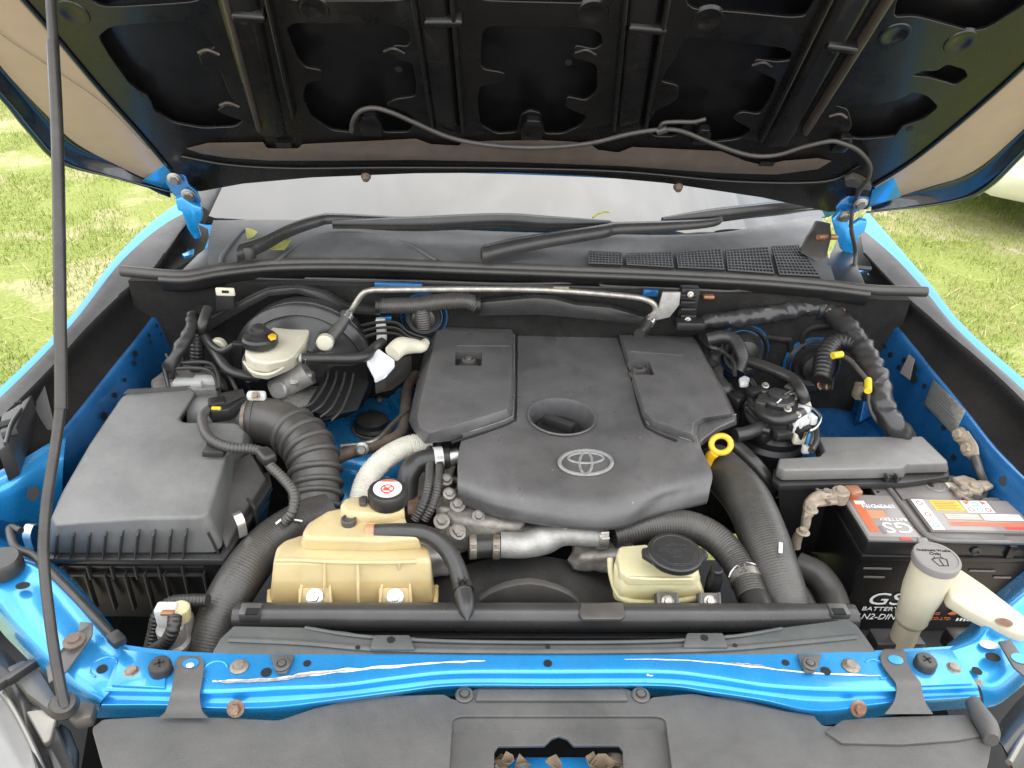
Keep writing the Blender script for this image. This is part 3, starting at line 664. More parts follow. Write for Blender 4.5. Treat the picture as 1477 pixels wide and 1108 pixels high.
for px, py, r, s in ((1316, 532, .011, 1), (1284, 512, .006, 1), (1304, 520, .006, 1), (1318, 547, .008, 1), (1333, 557, .005, 1), (1362, 616, .006, 1), (1270, 490, .006, 1), (195, 510, .006, -1), (194, 524, .005, -1), (215, 484, .004, -1), (226, 470, .004, -1), (232, 482, .003, -1), (217, 494, .003, -1), (180, 548, .004, -1), (166, 570, .005, -1), (150, 600, .007, -1), (1276, 500, .004, 1), (1296, 530, .005, 1), (1345, 575, .004, 1), (1398, 690, .006, 1), (1375, 660, .005, 1)):
    c, n = on_wall(px, py, s, 0, .0035); lathe('hole', [(r, 0), (r, .0006), (0, .0006)], c, 'black', wr_ if s > 0 else wl_, n, 18)
# identification plate on the right inner fender
pl = [on_wall(a, b, 1, 0, .006)[0] for a, b in ((1346, 548), (1392, 592), (1375, 628), (1332, 582))]
npl = on_wall(1360, 590, 1, 0, .006)[1]
plate = prism('identification_plate', pl, [p - npl*.002 for p in pl], 'plate', wr_, .0006)
eu = (pl[1]-pl[0]); ev = (pl[3]-pl[0])
for i in range(8):
    a = pl[0] + eu*.07 + ev*(.12+.105*i) + npl*.0004; w = .84*random.uniform(.6, 1)
    prism('stamped_line', [a, a+eu*w, a+eu*w+ev*.045, a+ev*.045], [q-npl*.0012 for q in (a, a+eu*w, a+eu*w+ev*.045, a+ev*.045)], 'grey_print', plate, 0)
pl2 = [on_wall(a, b, 1, 0, .005)[0] for a, b in ((1311, 511), (1319, 518), (1312, 548), (1298, 538))]
prism('sticker', pl2, [p - npl*.001 for p in pl2], 'label_grey', wr_, 0)
# strut towers
def dome(px, py, z, r, h):
    c = P(px, py, z=z)
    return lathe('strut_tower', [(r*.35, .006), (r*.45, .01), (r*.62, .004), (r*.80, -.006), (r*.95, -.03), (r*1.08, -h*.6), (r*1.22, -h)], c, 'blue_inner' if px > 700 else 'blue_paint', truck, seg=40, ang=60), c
td, tcn = dome(1215, 622, .965, .135, .28)
for a in (40, 150, 265): bolt(td, tcn+V((math.cos(R_(a))*.085, math.sin(R_(a))*.085, .0)), .006, 'steel_dull')
tl, tlc = dome(545, 610, .97, .15, .30)
bolt(tl, P(548, 577, z=.985), .006, 'steel_dull')
sh = lathe('shock_mount', [(.041, -.03), (.041, .0), (.036, .006), (.036, .014), (.030, .018), (.030, .028), (.024, .032), (0, .033)], P(538, 622, z=.975), 'rubber', tl)
lathe('mount_washer', [(.038, .006), (.039, .009), (.034, .011)], P(538, 622, z=.975), 'rust_pipe', tl)
# raised web on the left tower
prism('tower_web', PP([(560, 572), (612, 520), (640, 520), (625, 560), (600, 600), (575, 590)], 1.0), .05, 'blue_paint', truck, .006, 3)
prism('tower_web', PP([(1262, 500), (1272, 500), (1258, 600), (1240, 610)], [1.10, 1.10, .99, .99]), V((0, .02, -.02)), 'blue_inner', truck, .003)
# blue front of the left bay side beside the air box
patch('side_panel', [PP([(-90, 745), (-20, 690), (30, 664), (70, 640), (95, 632)], [1.11, 1.11, 1.108, 1.105, 1.10]), PP([(-90, 790), (-20, 720), (28, 692), (66, 668), (92, 660)], [1.10, 1.10, 1.10, 1.095, 1.09]),
    PP([(-90, 850), (-20, 770), (25, 740), (62, 716), (90, 700)], [1.05]*5), PP([(-90, 940), (-20, 850), (25, 800), (62, 780), (92, 760)], [.98]*5)], 'blue_paint', truck, 6, 5, thick=.002, ang=60)
disc('hole', 48, 712, 1.088, .010, 'black', truck, .8, .002, (.4, -.75, .5))
patch('side_panel', [PP([(1435, 690), (1445, 664), (1465, 655), (1500, 640), (1570, 640)], [1.06, 1.09, 1.10, 1.10, 1.10]), PP([(1436, 715), (1452, 690), (1474, 678), (1510, 665), (1580, 670)], [1.04, 1.075, 1.088, 1.09, 1.09]),
    PP([(1440, 760), (1462, 740), (1485, 730), (1520, 715), (1590, 720)], [1.0, 1.02, 1.03, 1.04, 1.04]), PP([(1445, 830), (1470, 820), (1495, 810), (1530, 800), (1600, 800)], [.93]*5)], 'blue_paint', truck, 6, 5, thick=.002, ang=60)
disc('hole', 1448, 694, 1.074, .008, 'black', truck, .8, .002, (-.3, -.75, .55))
# hood bumper bracket on the left, beside the liner
hb = prism('bumper_bracket', PP([(2, 590), (12, 566), (26, 553), (44, 556), (46, 570), (30, 600), (14, 640), (-4, 650)], [1.16]*8), .055, 'plastic_smooth', truck, .003)
bolt(hb, P(28, 563, z=1.161), .009, 'zinc')
for q in ((20, 580), (6, 612), (14, 626)): box('bracket_slot', P(*q, z=1.1605), .02, .016, .004, 'black', hb, Matrix.Rotation(R_(35), 3, 'Z'), .001)
tube('bracket_rib', PP([(8, 640), (16, 612), (30, 590)], 1.163), .003, 'plastic_smooth', hb, res=8)
tube('bracket_rib', PP([(20, 655), (28, 622), (44, 590)], [1.10, 1.12, 1.14]), .003, 'plastic_smooth', hb, res=8)

# ---- fire wall and added light-blocking sheet below the bay
yf = 1.36
fw = box('firewall', (0, yf+.015, .92), 1.5, .03, .60, 'insulation', truck, bev=0)
box('bay_light_block', (0, .98, .44), 1.62, .95, .02, 'black', truck, bev=0)  # added black sheet, keeps ground light out of the bay
box('bumper_skirt', (0, .50, .72), 1.50, .05, .44, 'plastic_dark', truck, bev=.01)
for px, py, w, h, mt in ((575, 412, .09, .014, 'blue_inner'), (1205, 450, .034, .018, 'copper'), (1022, 428, .022, .008, 'copper'), (938, 422, .03, .014, 'blue_inner')):
    q = P(px, py, y=yf-.006); box('firewall_plate', q, w, .012, h, mt, fw, bev=.003)
# moulded insulation relief and grommets on the fire wall
for pts in ([(1060, 540), (1065, 490), (1130, 490), (1140, 500), (1135, 580)], [(1150, 600), (1170, 560), (1160, 480), (1240, 470)]):
    tube('insulation_seam', [P(a, b, y=yf-.002) for a, b in pts], .006, 'insulation', fw, res=8)
for px, py, r in ((1170, 525, .052), (1068, 505, .050), (612, 455, .040)):
    c = P(px, py, y=yf-.004)
    g = lathe('grommet', [(r*1.08, 0), (r*1.08, .008), (r*.98, .014), (r*.92, .008), (r*.86, .006), (r*.8, .018), (r*.6, .016), (r*.55, .03), (r*.3, .034), (0, .034)], c, 'rubber', fw, ax=(0, -1, .15), seg=32)
    lathe('grommet_rim', [(r*1.10, 0), (r*1.16, .003), (r*1.10, .007)], c, 'blue_inner', fw, ax=(0, -1, .15), seg=32)

# ---- cowl: seal, front lip, plastic panel, vent grilles
SEAL = [(176, 391), (230, 396), (268, 397), (320, 388), (400, 380), (520, 379), (660, 384), (800, 389), (940, 394), (1080, 401), (1190, 410), (1255, 418), (1336, 421)]
zs_ = 1.25
tube('cowl_seal', [P(a, b, z=zs_) for a, b in SEAL], .0092, 'rubber_seal', truck, res=14, sm=5, flat=1.1, flatdir=V((0, 0, 1)))
tube('cowl_seal', [P(a, b+7, z=zs_-.004) for a, b in SEAL[1:-1]], .006, 'rubber_seal', truck, res=10, sm=5)
lip = [P(a, b+5, z=zs_-.006) for a, b in SEAL[1:-1]]
patch('cowl_lip', [lip, [p + V((0, .006, -.028)) for p in lip], [p + V((0, .035, -.034)) for p in lip], [V((p.x, yf+.02, p.z-.02)) for p in lip]], 'plastic_dark', truck, 4, 3, thick=.003)
tube('cowl_lip_edge', [P(a, b, z=1.222) for a, b in [(440, 402), (600, 406), (740, 410), (860, 408), (875, 413), (1000, 418), (1060, 420), (1100, 412)]], .003, 'plastic', truck, res=8)
CF = [(300, 384), (380, 374), (520, 371), (700, 377), (850, 383), (1000, 390), (1120, 398), (1205, 406)]
CM = [(300, 352), (385, 350), (520, 347), (700, 352), (850, 360), (1000, 365), (1110, 366), (1195, 372)]
CB = [(308, 317), (390, 318), (520, 327), (700, 336), (850, 340), (1000, 342), (1100, 330), (1185, 312)]
cowl = patch('cowl_panel', [[p+V((0, -.004, -.012)) for p in PP(CF, 1.254)], PP(CF, 1.254), PP(CM, [1.262, 1.262, 1.266, 1.262, 1.258, 1.258, 1.258, 1.258]), PP(CB, 1.274), [p+V((0, .03, -.004)) for p in PP(CB, 1.274)]], 'cowl', truck, 6, 6, thick=.003)
tube('cowl_bead', PP([(400, 376), (430, 352), (470, 338), (520, 336), (580, 348), (630, 376)], [1.258, 1.262, 1.268, 1.2695, 1.264, 1.258]), .005, 'cowl', cowl, res=10, flat=.6, flatdir=V((0, 0, 1)))
tube('cowl_bead', PP([(318, 380), (322, 366), (342, 340), (352, 330)], [1.258, 1.262, 1.268, 1.271]), .004, 'cowl', cowl, res=8, flat=.6, flatdir=V((0, 0, 1)))
def zc(px, py): return 1.2615 + (385-py)*.00022
def lattice(q, nx, ny):
    a, b, c, d = [P(x, y, z=zc(x, y)+.006) for x, y in q]   # TL TR BR BL
    bm = bmesh.new(); us, vs = [0.], [0.]
    for k in range(nx): us += [us[-1]+.36, us[-1]+1.36]
    us = [u/(us[-1]+.42) for u in us]+[1.]
    for k in range(ny): vs += [vs[-1]+.36, vs[-1]+1.36]
    vs = [v/(vs[-1]+.42) for v in vs]+[1.]
    pt = lambda u, v: a.lerp(b, u).lerp(d.lerp(c, u), v)
    g = [[bm.verts.new(pt(u, v)) for u in us] for v in vs]
    for j in range(len(vs)-1):
        for i in range(len(us)-1):
            if not (i % 2 == 1 and j % 2 == 1): bm.faces.new((g[j][i], g[j][i+1], g[j+1][i+1], g[j+1][i]))
    bmesh.ops.recalc_face_normals(bm, faces=bm.faces)
    bmesh.ops.solidify(bm, geom=list(bm.faces), thickness=.0016)
    o = frombm('vent_grille', bm, 'cowl', cowl, 20)
    prism('vent_cavity', [p - V((0, 0, .0035)) for p in (a, b, c, d)], .002, 'black', cowl, 0)
for q, nx, ny in ((((849, 361), (897, 364), (898, 381), (849, 379)), 10, 5), (((903, 365), (969, 363), (972, 385), (904, 381)), 13, 6), (((975, 363), (1040, 358), (1045, 388), (978, 385)), 13, 7), (((1047, 359), (1108, 355), (1117, 394), (1050, 389)), 13, 8), (((1113, 354), (1152, 353), (1184, 398), (1124, 395)), 10, 10)):
    lattice(q, nx, ny)
# end caps of the cowl and wells for the hinges
prism('cowl_end', PP([(262, 390), (300, 388), (318, 352), (330, 318), (312, 314), (304, 352), (284, 368)], [1.245, 1.25, 1.262, 1.272, 1.272, 1.26, 1.25]), .02, 'plastic', truck, .002)
prism('cowl_end', PP([(1185, 405), (1250, 414), (1238, 385), (1225, 340), (1212, 335), (1196, 372)], [1.25, 1.245, 1.25, 1.262, 1.262, 1.26]), .02, 'plastic_dark', truck, .002)
prism('hinge_well', PP([(222, 388), (250, 390), (285, 368), (300, 330), (280, 320), (262, 322), (252, 352)], 1.20), .02, 'black', truck, .001)
prism('hinge_well', PP([(1215, 400), (1290, 412), (1262, 350), (1246, 340), (1225, 345)], 1.20), .02, 'black', truck, .001)
# ---- windscreen, roof and pillars
gb = PP([(296, 322), (420, 322), (560, 330), (740, 338), (900, 342), (1060, 336), (1190, 312)], 1.270)
sl_ = V((0, .66, .345))
def rise(p, t): return V((p.x*(1-.16*t), p.y, p.z)) + sl_*t 
ws = patch('windscreen', [[rise(p, t) for p in gb] for t in (0, .22, .5, .75, 1)], 'glass', truck, 6, 6, thick=.005, ang=80)
for s in (0, -1):
    p0 = gb[s]; e = -1 if s == 0 else 1
    tube('windscreen_pillar', [p0+V((e*.035, .06, .0)), rise(p0, .5)+V((e*.02, .01, 0)), rise(p0, 1)+V((e*.02, .01, 0))], .035, 'cowl' if s == 0 else 'blue_paint', truck, res=12)
top = [rise(p, 1) for p in gb]
patch('roof', [[p+V((0, -.01, .0)) for p in top], [p+V((0, .25, .05)) for p in top], [p+V((0, .9, .06)) for p in top], [p+V((0, 1.3, .02)) for p in top]], 'blue_paint', truck, 4, 4, thick=.004)
for s in (-1, 1):
    box('door', (s*.82, 2.75, .78), .12, 1.4, .80, 'blue_paint', truck, bev=.04, seg=3)
    w = lathe('wheel', [(0, 0), (.22, .0), (.25, -.02), (.36, -.02), (.385, .03), (.385, .22), (.34, .25), (0, .25)], (s*.92, 1.02, .385), 'tyre', truck, ax=(-s, 0, 0), seg=40)

# ---- wipers
def wiper(piv, arm, blade, zf):
    c = P(*piv, z=zf(0))
    w = patch('wiper_arm', [[P(a, b, z=zf(k)) + V((0, .0, s*wd*.32)) + V((0, s2*wd, 0)) for a, b, k, wd in arm] for s, s2 in ((-2, -1), (0, -1), (1.6, -.6), (1.6, .6), (0, 1), (-2, 1))], 'plastic_smooth', truck, 5, 2, ang=60)
    lathe('wiper_pivot', [(.017, -.014), (.017, .004), (.014, .009), (.006, .011), (0, .011)], c, 'plastic_smooth', w)
    b = tube('wiper_blade', [P(a, b_, z=zf(k)) for a, b_, k in blade], [.006]+[.013]*(len(blade)-2)+[.005], 'plastic_smooth', w, res=8, flat=1.3, flatdir=V((0, -.5, .85)))
    tube('blade_rubber', [P(a, b_+5, z=zf(k)-.004) for a, b_, k in blade], .003, 'rubber', w, res=6)
    return w
wiper((355, 361), [(346, 363, 0, .022), (380, 350, .15, .020), (420, 330, .35, .018), (460, 317, .55, .016), (490, 314, .6, .013), (600, 318, .8, .010), (690, 315, 1, .007)],
      [(480, 323, .4), (600, 323, .6), (720, 318, .9), (790, 322, .9), (880, 322, .8)], lambda k: 1.285+.022*k)
wiper((706, 362), [(696, 365, 0, .022), (740, 354, .2, .020), (800, 343, .5, .018), (870, 332, .8, .017), (890, 328, .85, .016), (960, 325, 1., .014), (1030, 319, 1.1, .012), (1050, 306, 1.5, .009), (1100, 299, 1.7, .008)],
      [(955, 318, 1.), (1020, 312, 1.3), (1080, 305, 1.6), (1130, 300, 1.7), (1200, 295, 1.7)], lambda k: 1.285+.02*k)
# ================================================================ raised hood (underside), hinges, prop rod
HEX = V((1, 0, 0)); HF = lambda off: (HO+HN*off, HEX, HV)
hood = patch('hood', [[HO + HEX*x*(1+.10*t) + HV*(t*1.12) + HN*(-.050+.030*(x/.72)**2 + .035*t*t - .02*(1-abs(2*t-1))) for x in (-.73, -.5, -.25, 0, .25, .5, .73)] for t in (-.01, .25, .5, .75, 1)], 'blue_paint', truck, 5, 5, thick=.0015)
# inner skin seen through the openings
patch('inner_skin', [[HO + HEX*x*(1+.10*t) + HV*(t*1.12) + HN*(-.036+.026*(x/.72)**2 + .035*t*t - .02*(1-abs(2*t-1))) for x in (-.70, -.5, -.25, 0, .25, .5, .70)] for t in (.03, .25, .5, .75, .98)], 'hood_skin_in', hood, 5, 5, thick=.001)
def hp(pts, off=0.): return [PH(a, b, off) for a, b in pts]
REAR = [(250, 272), (290, 274), (350, 263), (450, 254), (600, 248), (740, 247), (850, 252), (960, 262), (1100, 283), (1195, 304), (1250, 300)]
OUTL = REAR + [(1290, 262), (1360, 210), (1477, 112), (1560, 20), (1640, -110), (1700, -300), (-260, -300), (-120, -110), (-40, -40), (22, 5), (69, 58), (137, 137), (192, 195), (232, 238)]
H1 = [(412, 40), (424, 30), (560, 31), (588, 40), (594, 56), (588, 66), (570, 64), (562, 72), (568, 82), (596, 88), (602, 120), (600, 138), (570, 142), (556, 150), (585, 158), (602, 172), (590, 190), (552, 190), (546, 165), (530, 156), (514, 165), (508, 190), (478, 187), (448, 166), (436, 140), (440, 118), (462, 112), (464, 100), (440, 96), (428, 82), (420, 60)]
H2 = [(694, 44), (706, 34), (850, 38), (868, 46), (870, 62), (858, 70), (830, 64), (826, 80), (862, 90), (862, 130), (846, 144), (818, 138), (816, 152), (848, 166), (838, 180), (812, 192), (784, 192), (780, 162), (764, 158), (752, 164), (746, 190), (716, 192), (692, 178), (688, 150), (690, 122), (724, 116), (728, 104), (692, 98)]
H3 = [(984, 56), (996, 50), (1128, 66), (1144, 74), (1140, 86), (1120, 88), (1090, 84), (1084, 98), (1122, 112), (1112, 140), (1096, 164), (1070, 160), (1056, 168), (1086, 186), (1066, 200), (1020, 205), (1010, 180), (992, 174), (974, 196), (944, 196), (930, 184), (944, 158), (976, 142), (978, 122), (952, 116), (960, 100), (972, 82)]
H4 = [(141, 50), (160, 35), (270, 26), (300, 50), (312, 66), (300, 72), (288, 78), (292, 92), (318, 96), (330, 130), (342, 152), (326, 150), (314, 158), (332, 166), (352, 172), (340, 182), (292, 184), (250, 176), (222, 158), (216, 140), (200, 130), (186, 118), (160, 82)]
H5 = [(1200, 150), (1222, 156), (1228, 180), (1218, 196), (1240, 200), (1290, 196), (1300, 182), (1330, 172), (1354, 152), (1338, 136), (1318, 130), (1300, 140), (1262, 150)]
H6 = [(1312, 108), (1330, 100), (1350, 100), (1366, 90), (1392, 98), (1396, 108), (1378, 122), (1358, 116), (1336, 110)]
H7 = [(1000, -60), (1190, -60), (1180, -10), (1162, 22), (1140, 24), (1060, 16), (1000, 12), (988, 2)]
H8 = [(1285, 24), (1320, 22), (1400, 44), (1424, 40), (1477, 6), (1520, -50), (1310, -60)]
H9 = [(690, -70), (880, -70), (876, -6), (860, 4), (700, 0), (686, -8)]
H10 = [(405, -70), (600, -70), (598, -10), (580, 0), (420, 0), (406, -12)]
H11 = [(120, -60), (290, -70), (300, -8), (280, 2), (150, 10), (122, -6)]
frm = sheet('inner_frame', hp(OUTL), [rnd(hp(h), .22, 2) for h in (H1, H2, H3, H4, H5, H6, H7, H8, H9, H10, H11)], .004, 'hood_inner', hood, HF(0), .0012)
# pressed ribs (hat sections) that run from the rear lip to the front of the hood
def rib(a, b, wa, wb, h=.012, nm='rib'):
    pa, pb = PH(*a), PH(*b); d = (pb-pa).normalized(); s = d.cross(HN)
    top = [pa-s*wa*.55+HN*h, pa+s*wa*.55+HN*h, pb+s*wb*.55+HN*h, pb-s*wb*.55+HN*h]
    bot = [pa-s*wa+HN*.001, pa+s*wa+HN*.001, pb+s*wb+HN*.001, pb-s*wb+HN*.001]
    return prism(nm, top, bot, 'hood_inner', hood, .004, 3)
for a, b, wa, wb in (((392, 190), (330, -60), .030, .034), ((644, 190), (615, -60), .030, .034), ((905, 192), (935, -60), .030, .034), ((1120, 205), (1262, -60), .028, .032)):
    rib(a, b, wa, wb)
for a, b, w in (((375, 180), (318, -40), .007), ((424, 160), (380, -40), .006), ((625, 180), (592, -40), .006), ((668, 180), (650, -40), .006), ((885, 180), (905, -40), .006), ((930, 180), (968, -40), .006), ((1160, 185), (1300, -40), .007), ((1096, 195), (1210, -40), .006)):
    f_ = rib(a, b, w, w, .019, 'rib_fold')
    if w > .0065: f_.data.materials[0] = MATS['rib_sheen']  # outer folds take the lighter brown with painted-in reflection
for a, b in (((335, 12), (385, 16)), ((612, 22), (668, 22)), ((905, 30), (960, 34)), ((1190, 56), (1235, 62))):
    rib(a, b, .010, .010, .020, 'rib_step')
for px, py in ((352, 31), (644, 34), (926, 47), (1205, 73), (207, 138), (1312, 186), (820, 90), (575, 100)):
    lathe('hole', [(.006, 0), (.006, .0006), (0, .0006)], PH(px, py, .014 if px in (352, 644, 926, 1205) else .0035), 'black', frm, HN, 14)
# shallow pressed pads beside the openings
for px, py in ((105, 18), (452, 12), (855, 18), (1020, 28), (1290, 50), (1385, 60)):
    lathe('pressed_pad', [(.026, -.002), (.023, .003), (.016, .0035), (.013, .002), (0, .002)], PH(px, py, .002), 'hood_inner', frm, HN, 22)
for px, py in ((300, 74), (330, 150), (568, 72), (845, 74), (1100, 92), (1210, 166)):
    q = PH(px, py, .004); tube('tab_fold', [q-HEX*.016-HV*.004, q+HV*.003, q+HEX*.016-HV*.006], .003, 'rib_sheen' if px in (300, 330, 1210) else 'hood_inner', frm, res=6)
# rear reinforcement lip with its notches
LIPO = [(268, 214), (300, 206), (380, 205), (385, 214), (430, 214), (436, 208), (474, 206), (600, 200), (622, 208), (662, 210), (668, 204), (780, 202), (850, 206), (862, 216), (892, 220), (912, 212), (1040, 218), (1075, 232), (1100, 238), (1130, 232), (1180, 228), (1200, 232), (1180, 244), (1120, 252), (1040, 250), (900, 240), (740, 234), (600, 231), (480, 232), (390, 232), (330, 228), (290, 222)]
prism('rear_lip', hp(LIPO, .010), [PH(a, b, .001) for a, b in LIPO], 'hood_lip', hood, .002, 2)
tube('lip_flange', hp([(262, 226), (330, 238), (420, 243), (560, 242), (740, 243), (900, 248), (1060, 262), (1190, 262), (1240, 240)], .006), .004, 'hood_inner', hood, res=8)
for a in ((388, 203), (430, 203), (1090, 236), (1122, 238)): pass
for px, py in ((409, 210), (1106, 237)):
    q = PH(px, py, .0115); prism('slot', [q+HEX*sx*.014+HV*sy*.006 for sx, sy in ((-1, -1), (1, -1), (1, 1), (-1, 1))], [q+HEX*sx*.014+HV*sy*.006-HN*.001 for sx, sy in ((-1, -1), (1, -1), (1, 1), (-1, 1))], 'black', hood, 0)
for px, py in ((528, 253), (978, 268)): lathe('drain_clip', [(.010, 0), (.010, .004), (.006, .012), (0, .012)], PH(px, py, .002), 'rust_pipe', hood, HN, 12)
# side margins with a tan reflection put into their colour, black weather fold and outer rim of the hood
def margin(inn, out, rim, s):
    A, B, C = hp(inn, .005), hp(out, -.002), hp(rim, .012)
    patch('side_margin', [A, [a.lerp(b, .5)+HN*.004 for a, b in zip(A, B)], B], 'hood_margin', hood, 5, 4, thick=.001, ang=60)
    patch('hood_flange', [B, [b.lerp(c, .35)-HN*.014 for b, c in zip(B, C)], C, [c+HEX*s*.004-HN*.012 for c in C], [c-HEX*s*.01-HN*.022 for c in C]], 'hood_edge', hood, 5, 4, thick=.0012, ang=60)
    tube('hem', [c-HEX*s*.010+HN*.001 for c in C], .0022, 'hood_edge', hood, res=8)
    tube('inner_fold', [a+HN*.001-HEX*s*.003 for a in A], .004, 'hood_edge', hood, res=8, flat=.6, flatdir=HN)
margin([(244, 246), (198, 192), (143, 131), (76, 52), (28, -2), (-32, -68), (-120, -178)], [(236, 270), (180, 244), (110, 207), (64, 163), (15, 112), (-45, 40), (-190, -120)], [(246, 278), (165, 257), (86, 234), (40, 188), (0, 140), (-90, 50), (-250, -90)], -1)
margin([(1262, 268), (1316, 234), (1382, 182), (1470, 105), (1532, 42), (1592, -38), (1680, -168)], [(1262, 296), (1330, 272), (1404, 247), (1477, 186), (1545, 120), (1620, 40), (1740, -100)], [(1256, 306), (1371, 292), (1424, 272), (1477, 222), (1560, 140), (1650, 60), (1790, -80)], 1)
tube('sealer_line', hp([(215, 215), (150, 150), (70, 95), (0, 48), (-60, -10)], .0078), .0005, 'hood_lip', hood, res=6)
# blue corner gussets where the hood meets the hinges
prism('corner_gusset', hp([(205, 262), (238, 238), (256, 262), (248, 276)], .008), -HN*.004, 'blue_paint', hood, .001)
prism('corner_gusset', hp([(1252, 300), (1258, 276), (1290, 258), (1300, 284)], .008), -HN*.004, 'blue_paint', hood, .001)
# hood hinges
def hinge(pl, pl2, bolts, foot):
    a = [P(x, y, y=1.54) for x, y in pl]
    h = prism('hinge', a, [p+V((0, .006, .003)) for p in a], 'blue_inner', truck, .0015)
    b = [P(x, y, y=1.525) for x, y in pl2]; prism('hinge_arm', b, [p+V((0, .010, .005)) for p in b], 'blue_paint', h, .003)
    for x, y in bolts: bolt(h, P(x, y, y=1.518), .0095, 'steel', ax=(0, -.8, -.3))
    prism('hinge_foot', PP(foot, 1.222), .006, 'blue_paint', h, .001)
hinge([(238, 262), (244, 250), (258, 248), (268, 256), (272, 268), (284, 278), (290, 292), (282, 300), (268, 292), (250, 282)], [(252, 288), (264, 284), (278, 296), (290, 300), (292, 316), (284, 328), (290, 344), (280, 346), (270, 330), (262, 306), (256, 304)], [(252, 258), (272, 281)], [(262, 366), (280, 358), (278, 366), (266, 370)])
hinge([(1206, 300), (1214, 290), (1226, 282), (1230, 274), (1250, 272), (1256, 284), (1252, 296), (1240, 304), (1224, 312), (1210, 318)], [(1200, 318), (1212, 306), (1226, 310), (1224, 330), (1240, 318), (1252, 320), (1248, 334), (1238, 342), (1236, 370), (1222, 368), (1212, 360), (1206, 340)], [(1241, 294), (1218, 312)], [(1222, 388), (1240, 384), (1256, 388), (1240, 392)])
hm = prism('hinge_cover', PP([(1172, 330), (1178, 318), (1198, 322), (1200, 340), (1192, 372), (1178, 378), (1154, 364), (1164, 344)], [1.31, 1.32, 1.32, 1.31, 1.28, 1.27, 1.28, 1.30]), V((.01, .03, -.01)), 'rubber_grey', truck, .003)
tube('cover_bolt', [P(1180, 342, z=1.305), P(1206, 342, z=1.30)], .006, 'copper', hm, res=8)
# washer hose clipped along the hood
hs = [(507, 190), (509, 174), (520, 160), (540, 156), (566, 163), (600, 178), (650, 199), (710, 210), (780, 213), (850, 207), (910, 193), (955, 187), (985, 190), (1030, 208), (1080, 224), (1120, 224), (1160, 212), (1196, 204), (1212, 206), (1236, 216), (1254, 236), (1253, 256), (1240, 276), (1230, 300)]
wh = tube('washer_hose', hp(hs, .020) + [P(1228, 330, z=1.34), P(1234, 360, z=1.28), P(1233, 386, z=1.245)], .0042, 'rubber_grey', hood, res=8, sm=4)
tube('washer_hose', hp([(950, 188), (956, 178), (975, 176), (1000, 176), (1018, 172)], .020), .0036, 'rubber_grey', hood, res=8)
tube('hose_joint', hp([(948, 190), (962, 186)], .021), .007, 'rubber_grey', hood, res=8)
tube('hose_end', [P(1228, 386, z=1.243), P(1256, 388, z=1.243)], .005, 'rubber_grey', hood, res=8)
for px, py, w in ((535, 172, .026), (1012, 188, .02), (1214, 200, .020), (768, 178, .026)):
    q = PH(px, py, .003); prism('hose_clip', [q+HEX*a*w+HV*b*w for a, b in ((-.7, -1.1), (.7, -1.1), (.8, .2), (.45, .95), (-.45, .95), (-.8, .2))], HN*.016, 'hood_inner', hood, .003)
prism('hose_grommet', hp([(1218, 262), (1228, 257), (1240, 260), (1258, 270), (1256, 276), (1236, 272), (1220, 270)], .02), -HN*.016, 'rubber_grey', hood, .002)
# prop rod: pivots at the left end of the cross member, its top hooks the hood
d0, d1 = .835, .925
rodp = [(94, 1020), (90, 1002), (80, 950), (70, 880), (64, 820), (63, 780), (68, 720), (79, 650), (86, 600), (88, 560), (87, 480), (85, 300), (82, 150), (73, 0), (66, -120), (58, -260)]
dd = lambda py: d0 + (d1-d0)*min(1, max(0, (1020-py)/1280.))
rod = tube('hood_prop_rod', [P(a, b, d=dd(b)) for a, b in rodp], .0058, 'rod', truck, res=12, sm=5)
tube('rod_grip', [P(a, b, d=dd(b)-.001) for a, b in ((88, 590), (88, 540), (87, 480), (85, 300), (82, 180), (76, 60))], .0068, 'rod', rod, res=12, sm=4)
lathe('pivot_grommet', [(.014, -.006), (.016, 0), (.012, .008), (0, .009)], P(92, 1018, d=.84), 'rubber', rod, ax=(.2, -.2, .9), seg=20)
prism('rod_clip', PP([(96, 1016), (122, 1008), (138, 1014), (132, 1034), (108, 1040), (96, 1030)], 1.04), .018, 'rubber_grey', truck, .004)
# ================================================================ radiator, its seal and fan shroud
rad = thing('radiator', 'black radiator top tank and fan shroud behind the blue cross member', 'radiator', (0, .74, .5))
ra, rb = P(356, 889, z=1.032), P(1216, 891, z=1.032)
tk = tube('top_tank', [ra, ra.lerp(rb, .02), ra.lerp(rb, .5), ra.lerp(rb, .98), rb], [.0165, .0175, .0185, .0185, .017], 'plastic_smooth', rad, res=20, sm=4)
prism('tank_ledge', PP([(352, 868), (1214, 872), (1222, 884), (352, 880)], 1.036), .03, 'plastic_smooth', rad, .002)
box('core', ((ra.x+rb.x)/2, ra.y+.01, .80), abs(rb.x-ra.x), .05, .42, 'plastic_dark', rad, bev=.002)
prism('label_pad', PP([(835, 884), (838, 870), (893, 868), (900, 872), (902, 888), (896, 893), (840, 893)], 1.053), .006, 'rubber_grey', rad, .002)
for px, py in ((362, 884), (1208, 884)):
    c = box('tank_clip', P(px, py, z=1.045), .026, .02, .016, 'plastic', rad, bev=.002); box('clip_slot', P(px+2, py-2, z=1.0535), .016, .010, .002, 'black', c, bev=0)
lathe('clip_screw', [(.006, 0), (.006, .006), (0, .007)], P(346, 884, z=1.04), 'copper', rad, ax=(-1, -.4, 0)); lathe('clip_screw', [(.006, 0), (.006, .006), (0, .007)], P(1226, 886, z=1.04), 'copper', rad, ax=(1, -.4, 0))
SEALO = [(304, 949), (309, 936), (318, 921), (337, 903), (440, 905), (500, 911), (530, 917), (545, 917), (598, 919), (610, 922), (800, 925), (960, 923), (1040, 919), (1130, 905), (1222, 893), (1236, 902), (1248, 918), (1266, 944), (1200, 947), (1000, 950), (800, 951), (600, 951), (430, 951)]
